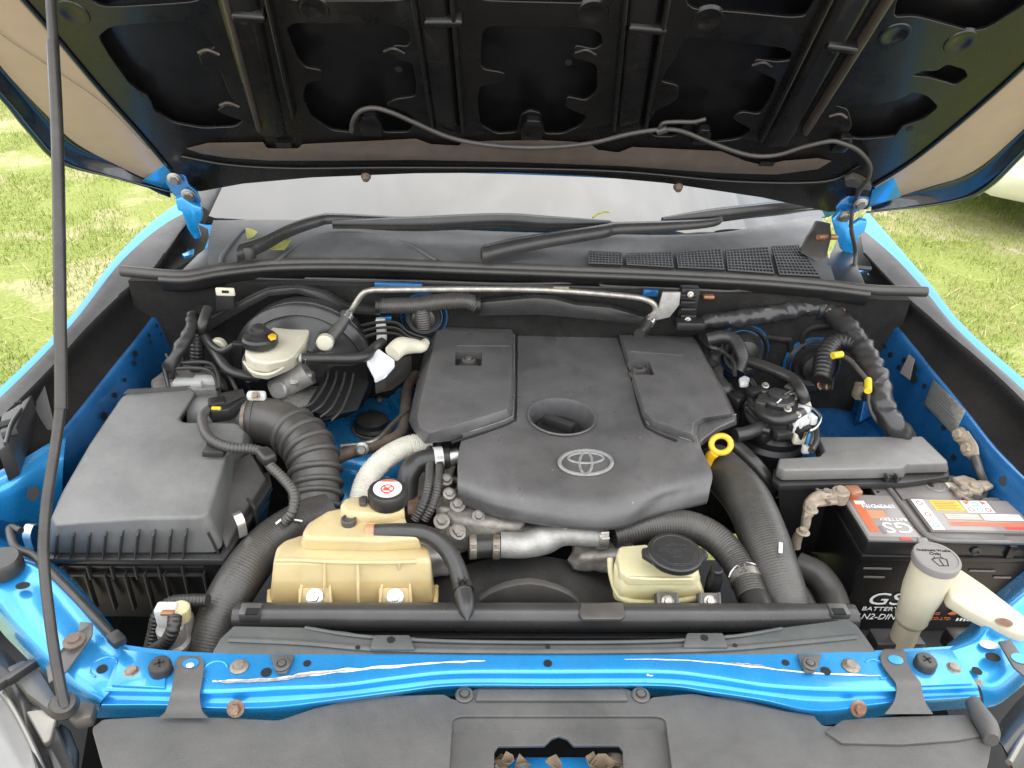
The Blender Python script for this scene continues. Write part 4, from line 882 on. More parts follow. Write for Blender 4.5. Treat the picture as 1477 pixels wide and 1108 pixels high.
sl0 = prism('air_seal', PP(SEALO, lambda a, b: 1.050 + (949-b)*.00012), .004, 'seal_green', rad, .001)
tube('seal_bead', [P(a, b, z=1.0545) for a, b in [(330, 922), (440, 927), (560, 936), (800, 939), (1020, 936), (1130, 928), (1235, 918)]], .004, 'seal_green', sl0, res=8, flat=.5, flatdir=V((0, 0, 1)))
tube('seal_bead', [P(a, b, z=1.055) for a, b in [(440, 906), (520, 918), (640, 925), (800, 927), (960, 925), (1060, 918), (1128, 907)]], .0025, 'seal_green', sl0, res=8)
for px, py in ((565, 922), (1017, 919)):
    t = prism('seal_tab', PP([(px-32, py+14), (px-26, py-7), (px+26, py-7), (px+34, py+14)], 1.060), .006, 'seal_green', sl0, .0025); disc('hole', px-1, py+1, 1.0603, .0048, 'black', t)
for px, py in ((516, 934), (790, 933), (1060, 931)): disc('hole', px, py, 1.0565, .003, 'black', sl0)
for px, py in ((407, 960), (1168, 959)):
    t = prism('seal_ear', PP([(px-18, py-16), (px+18, py-16), (px+13, py-2), (px+6, py+11), (px-6, py+11), (px-13, py-2)], 1.0565), .003, 'seal_green', sl0, .001); pin(t, P(px, py, z=1.0566), .0095, 'plastic')
# cable that dips under the seal on the left
# fan shroud
R0 = .215; y0_, y1_ = P(762, 880, z=.992).y, P(762, 801, z=.992).y
ctr = V((P(762, 830, z=.992).x, (y0_+y1_)/2, .992-R0)); hh = (y1_-y0_)/2
lathe('fan_shroud', [(R0, -hh), (R0, hh), (R0-.006, hh), (R0-.006, -hh)], ctr, 'plastic_smooth', rad, ax=(0, -1, .0), seg=72)
ac = [P(a, b, y=y0_-.004) for a, b in ((690, 868), (706, 857), (725, 849), (745, 844), (765, 842), (785, 845), (805, 851), (822, 859), (836, 870), (836, 900), (690, 900))]
prism('shroud_plate', ac, V((0, .012, 0)), 'rubber_grey', rad, .0015)
# ================================================================ engine
eng = thing('engine', 'engine under a matte black plastic cover with an oval chrome-free emblem', 'engine', (0, 1.05, .5))
eng['label'] = 'engine under a matte dark plastic cover embossed with an oval emblem'
CR = [
 ([(700, 471), (738, 471), (790, 469), (845, 470), (890, 474), (930, 480), (985, 483)], 1.122),
 ([(694, 520), (739, 516), (790, 514), (848, 514), (897, 517), (937, 521), (990, 524)], 1.126),
 ([(684, 570), (738, 566), (790, 563), (850, 563), (905, 566), (945, 570), (1000, 575)], 1.127),
 ([(670, 620), (728, 618), (785, 615), (850, 615), (912, 617), (955, 622), (1008, 630)], 1.125),
 ([(661, 655), (715, 662), (775, 666), (850, 668), (915, 667), (965, 661), (1012, 648)], 1.119),
 ([(660, 690), (712, 704), (775, 710), (848, 714), (915, 710), (970, 698), (1027, 682)], 1.107),
 ([(661, 710), (712, 726), (775, 735), (845, 741), (905, 738), (958, 719), (1024, 706)], 1.092),
 ([(666, 722), (712, 739), (770, 751), (840, 759), (893, 758), (938, 742), (1021, 722)], 1.075)]
def cz(py):
    k = [(470, 1.122), (516, 1.126), (565, 1.127), (616, 1.125), (667, 1.119), (712, 1.107), (740, 1.092), (760, 1.075)]
    for (a, za), (b, zb) in zip(k, k[1:]):
        if py <= b: return za+(zb-za)*(py-a)/(b-a)
    return 1.075
cr_rows = [PP(r, z) for r, z in CR]
cr_rows.append([p + V((0, .003, -.009)) for p in cr_rows[-1]])
wc = P(810, 602, z=1.1255)
cov = patch('engine_cover', cr_rows, 'cover', eng, 12, 10, thick=.003, ang=50, hole=(wc, .0530))
cyl = lambda c, r, h0, h1, s=40: lathe('cutter', [(0, h0), (r, h0), (r, h1), (0, h1)], c, None, None, seg=s)
lathe('filler_well', [(.0570, .0022), (.0560, .0042), (.0535, .0036), (.0515, -.004), (.0495, -.042), (0, -.042)], wc, 'cover', eng, seg=48, open0=True)
oc = lathe('oil_filler_cap', [(.040, -.041), (.040, -.026), (.036, -.022), (0, -.021)], wc+V((-.004, .004, 0)), 'plastic_dark', eng, seg=32, knurl=.97)
box('cap_handle', wc+V((-.004, .002, -.014)), .056, .013, .018, 'plastic_smooth', oc, Matrix.Rotation(R_(-32), 3, 'Z'), .003)
# raised side pads of the cover
PLt = [(637, 472), (737, 476), (738, 520), (736, 578), (731, 590), (700, 600), (655, 614), (622, 625), (606, 618), (602, 602), (612, 555), (624, 505), (630, 478)]
PLb = [(630, 467), (743, 473), (744, 520), (742, 596), (737, 608), (704, 620), (650, 637), (612, 641), (596, 622), (589, 608), (600, 555), (613, 503), (622, 474)]
pa = prism('cover_pad', PP(PLt, 1.142), PP(PLb, [1.118]*6+[1.116, 1.112, 1.10, 1.095, 1.10, 1.105, 1.112]), 'cover', eng, .0022, 2)
PRt = [(896, 485), (998, 487), (1007, 497), (1028, 540), (1055, 597), (1012, 603), (1000, 610), (998, 626), (972, 617), (942, 606), (930, 594), (919, 556), (907, 520)]
PRb = [(889, 480), (1003, 482), (1014, 494), (1037, 540), (1064, 604), (1020, 612), (1010, 618), (1006, 644), (976, 635), (940, 622), (925, 607), (909, 556), (899, 520)]
pb = prism('cover_pad', PP(PRt, 1.142), PP(PRb, [1.118, 1.114, 1.108, 1.10, 1.10, 1.112, 1.116, 1.116, 1.118, 1.118, 1.118, 1.118, 1.118]), 'cover', eng, .0022, 2)
prism('cover_step', PP([(1007, 608), (1018, 603), (1061, 598), (1060, 606), (1036, 617), (1014, 634), (1004, 642)], 1.124), PP([(1006, 614), (1018, 608), (1063, 604), (1063, 614), (1037, 624), (1015, 642), (1003, 650)], 1.108), 'cover', eng, .003, 3)
def bolt_well(pad, px, py, dark):
    c = P(px, py, z=1.142)
    cut(pad, [prism('cutter', [c+V((a*.024, b*.027, .01)) for a, b in ((-1, -1), (1, -1), (1, 1), (-1, 1))], .036, None, None, .004, 3)])
    f = prism('well_floor', [c+V((a*.0235, b*.0265, -.016)) for a, b in ((-1, -1), (1, -1), (1, 1), (-1, 1))], .004, 'plastic_dark', pad, 0)
    b = lathe('cover_bolt', [(.0175, -.016), (.0175, -.011), (.0135, -.008), (.0125, .000), (.0075, .002), (.0062, -.006), (0, -.006)], c+V((0, -.004, .0)), 'rubber_grey', pad, seg=24)
    if not dark: lathe('bolt_nut', [(.0058, -.010), (.0058, .004), (0, .005)], c+V((0, -.004, 0)), 'steel_dull', pad, seg=6, ang=20)
    else: lathe('bolt_hole', [(.0060, -.0045), (.0060, -.0038), (0, -.0038)], c+V((0, -.004, 0)), 'black', pad, seg=14)
bolt_well(pa, 676, 517, False); bolt_well(pb, 921, 530, True)
for pts in (((660, 499), (737, 499)), ((908, 507), (985, 513))): tube('pad_line', [P(a, b, z=1.1422) for a, b in pts], .0012, 'cover', pa if pts[0][0] < 700 else pb, res=6)
tube('cover_groove', PP([(889, 480), (900, 512), (911, 550), (927, 607), (942, 622), (976, 636)], [1.1255]*6), .0024, 'plastic_dark', eng, res=6)
tube('cover_groove', PP([(745, 474), (745, 520), (744, 596), (738, 609), (704, 622), (652, 638)], [1.1255]*6), .0024, 'plastic_dark', eng, res=6)
tube('pale_edge', PP([(742, 478), (742, 520), (740, 590), (735, 603), (702, 615), (650, 631), (614, 637)], [1.1262]*5+[1.121, 1.117]), .0009, 'emblem', eng, res=5)  # thin pale line along the pad border
tube('pale_edge', PP([(893, 482), (903, 516), (914, 552), (929, 602), (944, 616), (977, 629), (1004, 638)], [1.1262]*6+[1.124]), .0009, 'emblem', eng, res=5)
tube('pale_edge', PP([(1006, 640), (1004, 622), (1010, 610), (1022, 604), (1062, 598)], 1.1248), .0009, 'emblem', eng, res=5)
# oval emblem of three crossing rings
def ering(cx, cy, rx, ry, r, nm='emblem_ring'):
    pts = [P(cx+rx*math.cos(t), cy+ry*math.sin(t), z=cz(cy+ry*math.sin(t))+.0035) for t in [2*math.pi*k/28 for k in range(29)]]
    return tube(nm, pts, r, 'emblem', em, res=8, sm=2, flat=.6, flatdir=V((0, -.3, .95)))
em = prism('emblem', [P(845+40*math.cos(t), 667+19.5*math.sin(t), z=cz(667+19.5*math.sin(t))+.0030) for t in [2*math.pi*k/32 for k in range(32)]], .004, 'cover', eng, .0008)
ering(845, 667, 38, 17.5, .0030); ering(845, 660.5, 25, 7.5, .0022); ering(845, 667.5, 9, 15.5, .0022)
# dipstick
dc = P(1040, 641, z=1.118)
dv = (CAM-dc).normalized(); e1 = V((1, 0, .15)).normalized(); e2 = dv.cross(e1).normalized()
ds = tube('dipstick_handle', [dc + e1*math.cos(t)*.0155 + e2*math.sin(t)*.0135 for t in [2*math.pi*k/20 for k in range(21)]], .0048, 'yellow_plastic', eng, res=12, sm=2)
tube('dipstick_stem', [dc + V((-.010, -.006, -.012)), dc+V((-.016, -.002, -.030)), dc+V((-.016, .006, -.09))], [.0085, .008, .006], 'yellow_plastic', eng, res=10)
# engine metal seen round the cover
box('block', (0.015, 1.19, .84), .48, .34, .36, 'plastic_dark', eng, bev=.03)
tube('coolant_pipe', [P(a, b, z=z) for a, b, z in ((722, 786, 1.03), (756, 786, 1.03), (785, 778, 1.035), (812, 770, 1.04), (852, 772, 1.04), (866, 773, 1.04))], [.019, .0195, .022, .018, .017, .017], 'aluminium', eng, res=16)
tube('coolant_pipe', [P(820, 768, z=1.045), P(806, 752, z=1.05), P(800, 735, z=1.05)], [.014, .018, .02], 'aluminium', eng, res=14)
tube('pipe_sleeve', [P(676, 790, z=1.03), P(724, 787, z=1.03)], .0165, 'rubber', eng, res=16)
for a, b in ((682, 716), (716, 682)): clamp(eng, [P(a, 789, z=1.03), P(b, 788, z=1.03)], .0168, .010, 'zinc')
clamp(eng, [P(867, 773, z=1.04), P(885, 772, z=1.04)], .0185, .014, 'steel_dull')
def lump(name, px, py, z, s, mt, seed, fl=(1, 1, 1)):
    bm = bmesh.new(); bmesh.ops.create_icosphere(bm, subdivisions=3, radius=1)
    for v in bm.verts:
        n = v.co.copy(); k = 1+.28*mnoise.noise(n*1.7+V((seed, 0, 0)))+.10*mnoise.noise(n*5+V((seed, 3, 0)))
        c = V((max(-.72, min(.72, n.x)), max(-.72, min(.72, n.y)), max(-.72, min(.72, n.z))))*1.3
        v.co = V((c.x*fl[0], c.y*fl[1], c.z*fl[2]))*(s*k) + P(px, py, z=z)
    return frombm(name, bm, mt, eng, 60)
lump('cast_housing', 700, 752, 1.035, .050, 'cast_dirty', 1, (1.2, .7, .5)); lump('cast_housing', 745, 765, 1.02, .045, 'cast_dirty', 2, (1.6, .6, .5)); lump('cast_housing', 648, 745, 1.03, .026, 'cast_dirty', 3, (.9, .9, 1.2)); lump('cast_housing', 665, 768, 1.015, .032, 'cast_dirty', 4, (1, .8, .8)); lump('cast_housing', 870, 800, 1.0, .040, 'cast_dirty', 5, (1.2, .6, .5)); lump('cast_housing', 640, 690, 1.05, .030, 'cast_dirty', 6, (.6, 1.2, .8)); lump('cast_housing', 625, 800, .98, .03, 'aluminium', 9, (1, 1, .8))
for k, (px, py, z) in enumerate(((637, 752, 1.06), (660, 766, 1.05), (660, 728, 1.065), (644, 692, 1.085), (648, 712, 1.08), (662, 770, 1.048), (690, 745, 1.062), (655, 800, 1.0))):
    bolt(eng, P(px, py, z=z), .008 if k < 3 else .0065, 'cast_dirty', ax=(.1, -.5, .85))
tube('fuel_line', [P(a, b, z=1.06) for a, b in ((645, 700), (655, 690), (662, 700), (655, 715), (660, 725))], .004, 'steel_dull', eng, res=8)
tube('bracket_bar', [P(a, b, z=.985) for a, b in ((618, 808), (640, 806), (652, 800))], .007, 'steel', eng, res=8)
prism('heat_shield', PP([(604, 682), (640, 678), (652, 672), (650, 690), (640, 732), (615, 728), (600, 716)], [1.04, 1.045, 1.05, 1.045, 1.03, 1.03, 1.03]), .002, 'steel', eng, .0006)
prism('lifting_eye', PP([(588, 712), (602, 712), (608, 728), (600, 742), (588, 740)], 1.045), .005, 'rusty', eng, .001)
tube('cover_clip_pipe', [P(640, 661, z=1.085), P(662, 657, z=1.088)], .013, 'steel', eng, res=14)
tube('turbo_pipe', [P(600, 540, z=1.03), P(588, 560, z=1.03), P(584, 600, z=1.03), P(578, 625, z=1.03), P(550, 640, z=1.03), P(500, 655, z=1.03), P(480, 665, z=1.02)], .011, 'rust_pipe', eng, res=12)
tube('oil_line', [P(588, 592, z=1.04), P(566, 612, z=1.04), P(540, 636, z=1.04), P(492, 644, z=1.03)], .0045, 'steel_dull', eng, res=8)
bolt(eng, P(522, 648, z=1.045), .008, 'steel_dull', ax=(0, -1, .4))
# things along the back edge of the cover
bk = tube('rear_harness', [P(a, b, z=1.105) for a, b in ((640, 470), (690, 462), (740, 460), (800, 459), (860, 462), (920, 468), (990, 478))], .012, 'rubber', eng, res=10, rough=.4)
for px in (778, 795, 806): box('connector', P(px, 463, z=1.125), .016, .008, .010, 'white_plastic', eng, bev=.002)
box('connector', P(664, 456, z=1.14), .018, .012, .018, 'white_plastic', eng, bev=.003); box('connector', P(834, 460, z=1.14), .018, .012, .016, 'white_plastic', eng, bev=.003)
tube('loop_hose', [P(a, b, z=1.12) for a, b in ((862, 472), (876, 460), (890, 456), (904, 462), (912, 474))], .010, 'rubber', eng, res=10)
tube('injector_line', [P(a, b, z=1.13) for a, b in ((630, 468), (640, 456), (670, 455), (700, 450), (790, 450), (850, 455), (870, 462))], .0035, 'rubber', eng, res=8)
# ================================================================ hoses at the front of the engine
def hose(name, pts, zs, r, label, mt='rubber', **kw):
    o = tube(name, [P(a, b, z=z) for (a, b), z in zip(pts, zs)], r, mt, None, **kw); return tag(o, label, 'hose')
hose('radiator_hose', [(884, 773), (910, 766), (940, 758), (985, 757), (1025, 772), (1056, 802), (1076, 836), (1086, 862)], [1.035, 1.038, 1.042, 1.045, 1.04, 1.03, 1.025, 1.02], [.0185, .019, .021, .0225, .0225, .0225, .0225, .022], 'ribbed black radiator hose arching over the round reservoir cap', 'hose_dusty', res=18, rib=(.0042, .0004))
nk = thing('radiator_neck', 'black plastic radiator inlet neck clamped to the end of the ribbed hose', 'pipe', P(1092, 868, z=1.0))
tube('neck', [P(1080, 842, z=1.02), P(1090, 866, z=1.02), P(1098, 895, z=1.02)], [.0195, .021, .023], 'plastic_smooth', nk, res=18)
clamp(nk, [P(1077, 836, z=1.025), P(1086, 862, z=1.02)], .0228, .012, 'steel_dull')
tube('clamp_wire', [P(1077, 836, z=1.025)+V((math.cos(t)*.026, math.sin(t)*.01, math.sin(t)*.022)) for t in [k*.3 for k in range(11)]], .0016, 'steel', nk, res=6)
ich = hose('intercooler_hose', [(1030, 668), (1052, 690), (1078, 722), (1100, 770), (1118, 820), (1136, 880), (1145, 930)], [1.05, 1.06, 1.06, 1.05, 1.035, 1.01, .98], [.034, .036, .036, .035, .0335, .032, .031], 'thick black intercooler hose dropping between the engine cover and battery', 'hose_dusty', res=20, rib=(.004, .00022))
box('chalk_mark', P(1126, 790, z=1.078), .005, .022, .001, 'white_print', ich, Matrix.Rotation(R_(-20), 3, 'Z'), 0)
icl = hose('intercooler_hose', [(470, 738), (430, 756), (386, 786), (350, 830), (322, 880), (303, 935), (296, 985)], [1.03, 1.035, 1.03, 1.02, 1.0, .97, .94], [.030, .031, .031, .031, .030, .029, .029], 'fat black woven intercooler hose curving down left of the cream coolant tank', 'hose_dusty', res=20, rib=(.004, .00018))
tube('hose_band', [P(436, 752, z=1.06), P(412, 748, z=1.066), P(398, 756, z=1.062)], .003, 'steel', icl, res=8)
wcon = hose('heater_hose', [(648, 660), (622, 662), (602, 668), (590, 684), (588, 706), (588, 728)], [1.085, 1.085, 1.08, 1.07, 1.05, 1.03], [.0165, .0165, .017, .017, .016, .016], 'black elbow hose with a white clamp left of the engine cover', res=16)
clamp(wcon, [P(632, 661, z=1.085), P(622, 662, z=1.085)], .0172, .014, 'white_plastic')
hose('wrapped_hose', [(622, 640), (590, 644), (558, 660), (534, 684), (522, 712), (520, 740)], [1.08, 1.08, 1.075, 1.06, 1.04, 1.02], [.0175]*6, 'white ribbed heat-wrapped hose behind the coolant tank cap', 'wrap_white', res=16, rib=(.0035, .0009))
for dx, nm in ((0, 'left'), (14, 'right')):
    hose('corrugated_conduit', [(620+dx, 640), (620+dx, 670), (618+dx, 700), (610+dx, 728), (598+dx, 750)], [1.08, 1.085, 1.085, 1.07, 1.05], .0062, 'thin ribbed grey conduit, the %s one of the pair under the white clamp' % nm, 'rubber_grey', res=10, rib=(.0045, .001))
# ================================================================ coolant expansion tank
ct = thing('coolant_tank', 'cream translucent coolant tank with black warning cap above the radiator', 'coolant tank', P(510, 870, z=1.01))
prism('tank_body', PP([(394, 810), (399, 788), (410, 778), (434, 770), (540, 772), (556, 781), (614, 782), (619, 790), (622, 808)], 1.080), PP([(388, 876), (390, 850), (402, 842), (430, 836), (540, 836), (560, 842), (616, 842), (628, 850), (626, 876)], 1.008), 'tank_cream', ct, .012, 5)
prism('tank_shoulder', PP([(436, 767), (445, 753), (472, 736), (490, 732), (580, 733), (584, 748), (590, 760), (606, 776), (545, 780), (440, 776)], 1.104), PP([(432, 790), (440, 772), (470, 755), (490, 750), (585, 752), (590, 766), (600, 782), (612, 796), (545, 800), (436, 798)], 1.072), 'tank_cream', ct, .009, 5)
prism('tank_neck', PP([(490, 728), (497, 717), (520, 714), (578, 717), (584, 734), (560, 742), (500, 740)], 1.119), PP([(488, 745), (496, 735), (520, 732), (580, 736), (586, 752), (560, 760), (500, 758)], 1.098), 'tank_cream', ct, .006, 4)
tube('tank_seam', PP([(389, 852), (391, 872), (420, 877), (500, 878), (600, 877), (626, 874), (629, 846)], [1.018]*7), .0035, 'tank_cream', ct, res=8)
for a, b in (((468, 812), (468, 862)), ((516, 812), (517, 870)), ((576, 812), (574, 842))):
    tube('tank_rib', [P(*a, z=1.077), P(a[0], a[1]+4, z=1.074), P(*b, z=1.03)], .002, 'tank_cream', ct, res=6)
tube('tank_edge', PP([(397, 808), (430, 808), (470, 810), (510, 811), (560, 811), (600, 810)], [1.0795]*6), .003, 'tank_cream', ct, res=8)
cc = P(559, 705, z=1.142)
cap = lathe('cap', [(.0265, -.022), (.0275, -.018), (.0275, -.004), (.0262, -.001), (.0245, .0), (0, .0005)], cc, 'rubber', ct, seg=40, knurl=.985)
lathe('cap_collar', [(.022, -.034), (.022, -.02)], cc, 'tank_cream', ct, seg=28)
st = lathe('sticker', [(.0195, .0), (.0195, .0012), (0, .0014)], cc, 'white_print', cap, seg=36)
cir = lambda r, n=24: [cc+V((math.cos(2*math.pi*k/n)*r, math.sin(2*math.pi*k/n)*r-.002, .0016)) for k in range(n+1)]
tube('warning_circle', cir(.0085), .0011, 'red', st, res=6, sm=1, flat=.25, flatdir=V((0, 0, 1)))
tube('warning_slash', [cc+V((-.006, .004, .0021)), cc+V((.006, -.008, .0021))], .0010, 'red', st, res=6, flat=.25, flatdir=V((0, 0, 1)))
prism('warning_symbol', [cc+V((x*.001, y*.001, .0017)) for x, y in ((-6, -6), (2, -6), (2, -1), (6, 3), (4, 4), (0, 0), (-5, 0))], .0003, 'orange', st, 0)
prism('warning_band', [cc+V((math.cos(R_(a))*.0185, math.sin(R_(a))*.0185, .0018)) for a in range(48, 133, 12)], .0003, 'orange', st, 0)
for i, y in enumerate((-.0125, -.0145)): box('warning_line', cc+V((0, y, .0017)), .011-.003*i, .0008, .0003, 'orange_pale', st, bev=0)
lathe('vent_plug', [(.0105, -.008), (.0105, .002), (.0095, .003), (.0075, .003), (.0072, .0005), (0, .0005)], P(503, 750, z=1.110), 'rubber_grey', ct, seg=22)
prism('cap_tether', PP([(517, 718), (523, 714), (530, 715), (528, 726), (518, 726)], 1.126), .006, 'rubber_grey', ct, .0015)
tube('hose_spigot', [P(528, 768, z=1.098), P(548, 768, z=1.098)], .0115, 'orange_pale', ct, res=14)
for px in (454, 570):
    q = P(px, 862, z=1.030); f = prism('mount_foot', PP([(px-24, 848), (px+24, 848), (px+24, 877), (px-24, 877)], [1.040, 1.040, 1.022, 1.022]), V((0, .012, -.012)), 'tank_cream', ct, .0012)
    for s in (-24, 22): prism('foot_rib', PP([(px+s*.85, 836), (px+s*.85+4, 836), (px+s+3, 876), (px+s-1, 876)], [1.048, 1.048, 1.026, 1.026]), V((0, .008, -.010)), 'tank_cream', f, .0008)
    bolt(f, P(px, 861, z=1.0345), .0072, 'steel', ax=(0, -.62, .78), flange=1.55)
hose('overflow_hose', [(541, 768), (580, 767), (612, 770), (636, 784), (654, 808), (665, 838), (670, 862)], [1.10, 1.102, 1.10, 1.09, 1.075, 1.06, 1.052], [.0118]*5+[.0125, .012], 'smooth black hose leaving the right side of the coolant tank', res=14)
oh = thing('hose_spout', 'pointed black plastic spout joining the coolant hose to the radiator top', 'pipe', P(672, 880, z=1.04))
tube('spout', [P(669, 858, z=1.054), P(672, 872, z=1.053), P(673, 884, z=1.052), P(674, 896, z=1.050)], [.0128, .0118, .0085, .001], 'plastic_smooth', oh, res=14)
clamp(oh, [P(668, 848, z=1.056), P(671, 866, z=1.052)], .0128, .009, 'plastic_dark')
# ================================================================ filler reservoir on the right of the radiator
rs = thing('filler_reservoir', 'small yellowish reservoir with a big round black cap on the radiator', 'reservoir', P(950, 860, z=1.01))
prism('tank_body', PP([(884, 812), (890, 803), (898, 800), (990, 806), (1006, 826), (1008, 836), (898, 836)], 1.062), PP([(884, 866), (882, 838), (890, 832), (1000, 838), (1014, 846), (1018, 866), (896, 872)], 1.018), 'tank_yellow', rs, .006, 4)
prism('tank_top', PP([(889, 800), (893, 787), (930, 784), (1000, 800), (1008, 824), (1000, 832), (905, 832), (894, 822)], 1.075), PP([(886, 815), (892, 803), (930, 800), (1002, 815), (1012, 838), (1002, 846), (905, 846), (892, 838)], 1.052), 'tank_yellow', rs, .005, 4)
tube('tank_seam', PP([(880, 806), (882, 830), (892, 858), (912, 868), (960, 869), (1012, 862)], [1.045, 1.035, 1.028, 1.026, 1.026, 1.026]), .0045, 'tank_yellow', rs, res=8)
tube('tank_edge', PP([(908, 833), (940, 835), (1000, 835)], 1.0755), .0022, 'tank_yellow', rs, res=8)
c2 = P(974, 795, z=1.110)
cap2 = lathe('cap', [(.024, -.02), (.026, -.012), (.0355, -.010), (.0365, -.007), (.0365, -.002), (.035, .0), (.0305, .0006), (.0300, .0), (0, .0006)], c2, 'rubber', rs, seg=44)
for s in (-1, 1): prism('cap_ear', [c2+V((s*a, b, -.002)) for a, b in ((.030, .012), (.043, .008), (.044, -.004), (.030, -.018))], .009, 'rubber', cap2, .002)
for rr_ in (.0285, .0255):
    for k in range(22):
        a = R_(195+k*7.2); e = R_(195+k*7.2+random.uniform(3, 6)); tube('cap_relief', [c2+V((math.cos(t)*rr_, math.sin(t)*rr_, .0009)) for t in (a, (a+e)/2, e)], .0005, 'cap_text', cap2, res=5, sm=1)
for yy, w in ((.012, .012), (.003, .040), (-.005, .018), (-.011, .010)):
    for k in range(int(w/.003)): box('cap_relief', c2+V((-w/2+k*.003, yy, .0009)), .0016, random.uniform(.0015, .0032), .0006, 'cap_text', cap2, bev=0)
text('cap_print', 'CAUTION', c2+V((0, .008, .0008)), (1, 0, 0), (0, 1, 0), .0075, 'cap_text', cap2, align='CENTER'); text('cap_print', 'NEVER OPEN HOT', c2+V((0, -.003, .0008)), (1, 0, 0), (0, 1, 0), .0058, 'cap_text', cap2, align='CENTER'); text('cap_print', '108kPa', c2+V((0, -.014, .0008)), (1, 0, 0), (0, 1, 0), .0062, 'cap_text', cap2, align='CENTER')
for px in (963, 1024):
    f = prism('mount_foot', PP([(px-15, 855), (px+14, 855), (px+16, 880), (px-15, 880)], [1.048, 1.048, 1.036, 1.036]), V((0, .012, -.014)), 'plastic', rs, .0012)
    for s in (-14, 13): tube('foot_rib', [P(px+s, 855, z=1.053), P(px+s+2, 882, z=1.042)], .002, 'plastic', f, res=6)
    bolt(f, P(px, 868, z=1.0425), .0058, 'steel_dull', ax=(0, -.6, .8))
lathe('side_valve', [(.011, -.02), (.011, .008), (.009, .012), (.009, .022), (.007, .024), (0, .024)], P(1030, 838, z=1.03), 'plastic_dark', rs, seg=18)
# ================================================================ air filter box
ab = thing('air_filter_box', 'big matte black air filter box with ribbed front beside the left fender', 'air filter box', P(200, 860, z=.9))
zl = lambda a, b: 1.128 - .00014*(b-560)
LT = [(176, 572), (192, 564), (272, 558), (283, 566), (268, 590), (258, 604), (264, 609), (340, 610), (352, 622), (350, 640), (327, 655), (318, 685), (300, 738), (288, 746), (200, 748), (110, 754), (82, 758), (74, 746), (92, 706), (130, 640)]
LB = [(168, 590), (190, 580), (276, 570), (290, 580), (275, 600), (264, 614), (270, 622), (352, 622), (366, 634), (364, 650), (342, 672), (336, 705), (322, 790), (312, 800), (200, 800), (110, 800), (72, 800), (62, 784), (82, 728), (122, 655)]
zb_ = [1.06]*12+[1.045, 1.04, 1.04, 1.04, 1.04, 1.042, 1.05, 1.055]
lid = prism('lid', PP(LT, zl), PP(LB, zb_), 'airbox', ab, .007, 4)
prism('lid_flange', PP([(56, 792), (64, 806), (322, 808), (336, 790), (392, 700), (388, 680), (350, 690), (318, 798), (70, 796)], [1.042]*9), .010, 'plastic_smooth', ab, .0015)
prism('base', PP([(64, 808), (320, 810), (392, 706), (360, 620), (190, 600), (70, 760)], [1.030]*6), PP([(90, 890), (310, 892), (378, 800), (352, 720), (190, 690), (90, 830)], [.90]*6), 'plastic_dark', ab, .004)
for px in (84, 107, 130, 153, 176, 199, 222, 246, 268):
    a, b = P(px, 770, z=1.082), P(px, 798, z=1.043); prism('gusset', [a+V((-.001, -.004, 0)), a+V((.001, -.004, 0)), b+V((.001, -.012, 0)), b+V((-.001, -.012, 0))], V((0, .02, .004)), 'plastic_smooth', ab, .0004)
tube('gusset', [P(300, 768, z=1.085), P(306, 780, z=1.07), P(315, 798, z=1.044)], .002, 'plastic_smooth', ab, res=6)
for yy in (816, 829): box('base_rail', P(182, yy, z=1.02-.015*(yy-816)/13), .215, .006, .004, 'plastic_smooth', ab, bev=.001)
for px in range(95, 290, 34): box('base_rib', P(px, 824, z=1.013), .003, .008, .026, 'plastic_smooth', ab, bev=.0006)
for px in range(104, 306, 28): box('base_rib', P(px, 852, z=.975), .003, .010, .07, 'plastic_smooth', ab, bev=.0006)
for i in range(26):
    t = i/25.; a = P(186+t*86, 562-t*5, z=zl(0, 560)+.0006)
    tube('grip_ridge', [a+V((0, .004, -.004)), a, a+V((-.002, -.014, .0002))], .0011, 'airbox', lid, res=6, sm=2)
def toggle(px, py, z, ang):
    M = Matrix.Rotation(R_(ang), 3, 'Z'); c = P(px, py, z=z)
    k = patch('lid_clip', [[c + M @ V((x, yy, zz)) for x in (-.006, -.002, .002, .006)] for yy, zz in ((-.010, -.030), (-.010, -.012), (-.006, -.002), (.002, .004), (.008, .002))], 'steel', ab, 2, 3, thick=.0012); return k
toggle(343, 745, 1.085, 40); toggle(42, 762, 1.07, -10)
for q in ((352, 772), (366, 748), (345, 700), (372, 690)): box('side_rib', P(*q, z=1.03), .004, .03, .06, 'plastic_smooth', ab, Matrix.Rotation(R_(35), 3, 'Z'), .001)
prism('side_wall', PP([(330, 668), (362, 652), (384, 690), (352, 740), (326, 790), (318, 770)], [1.075, 1.075, 1.055, 1.055, 1.05, 1.055]), .05, 'plastic', ab, .003)
prism('conduit_clip', PP([(290, 652), (300, 634), (330, 640), (322, 652)], [1.128, 1.13, 1.13, 1.128]), .01, 'rubber', ab, .002)
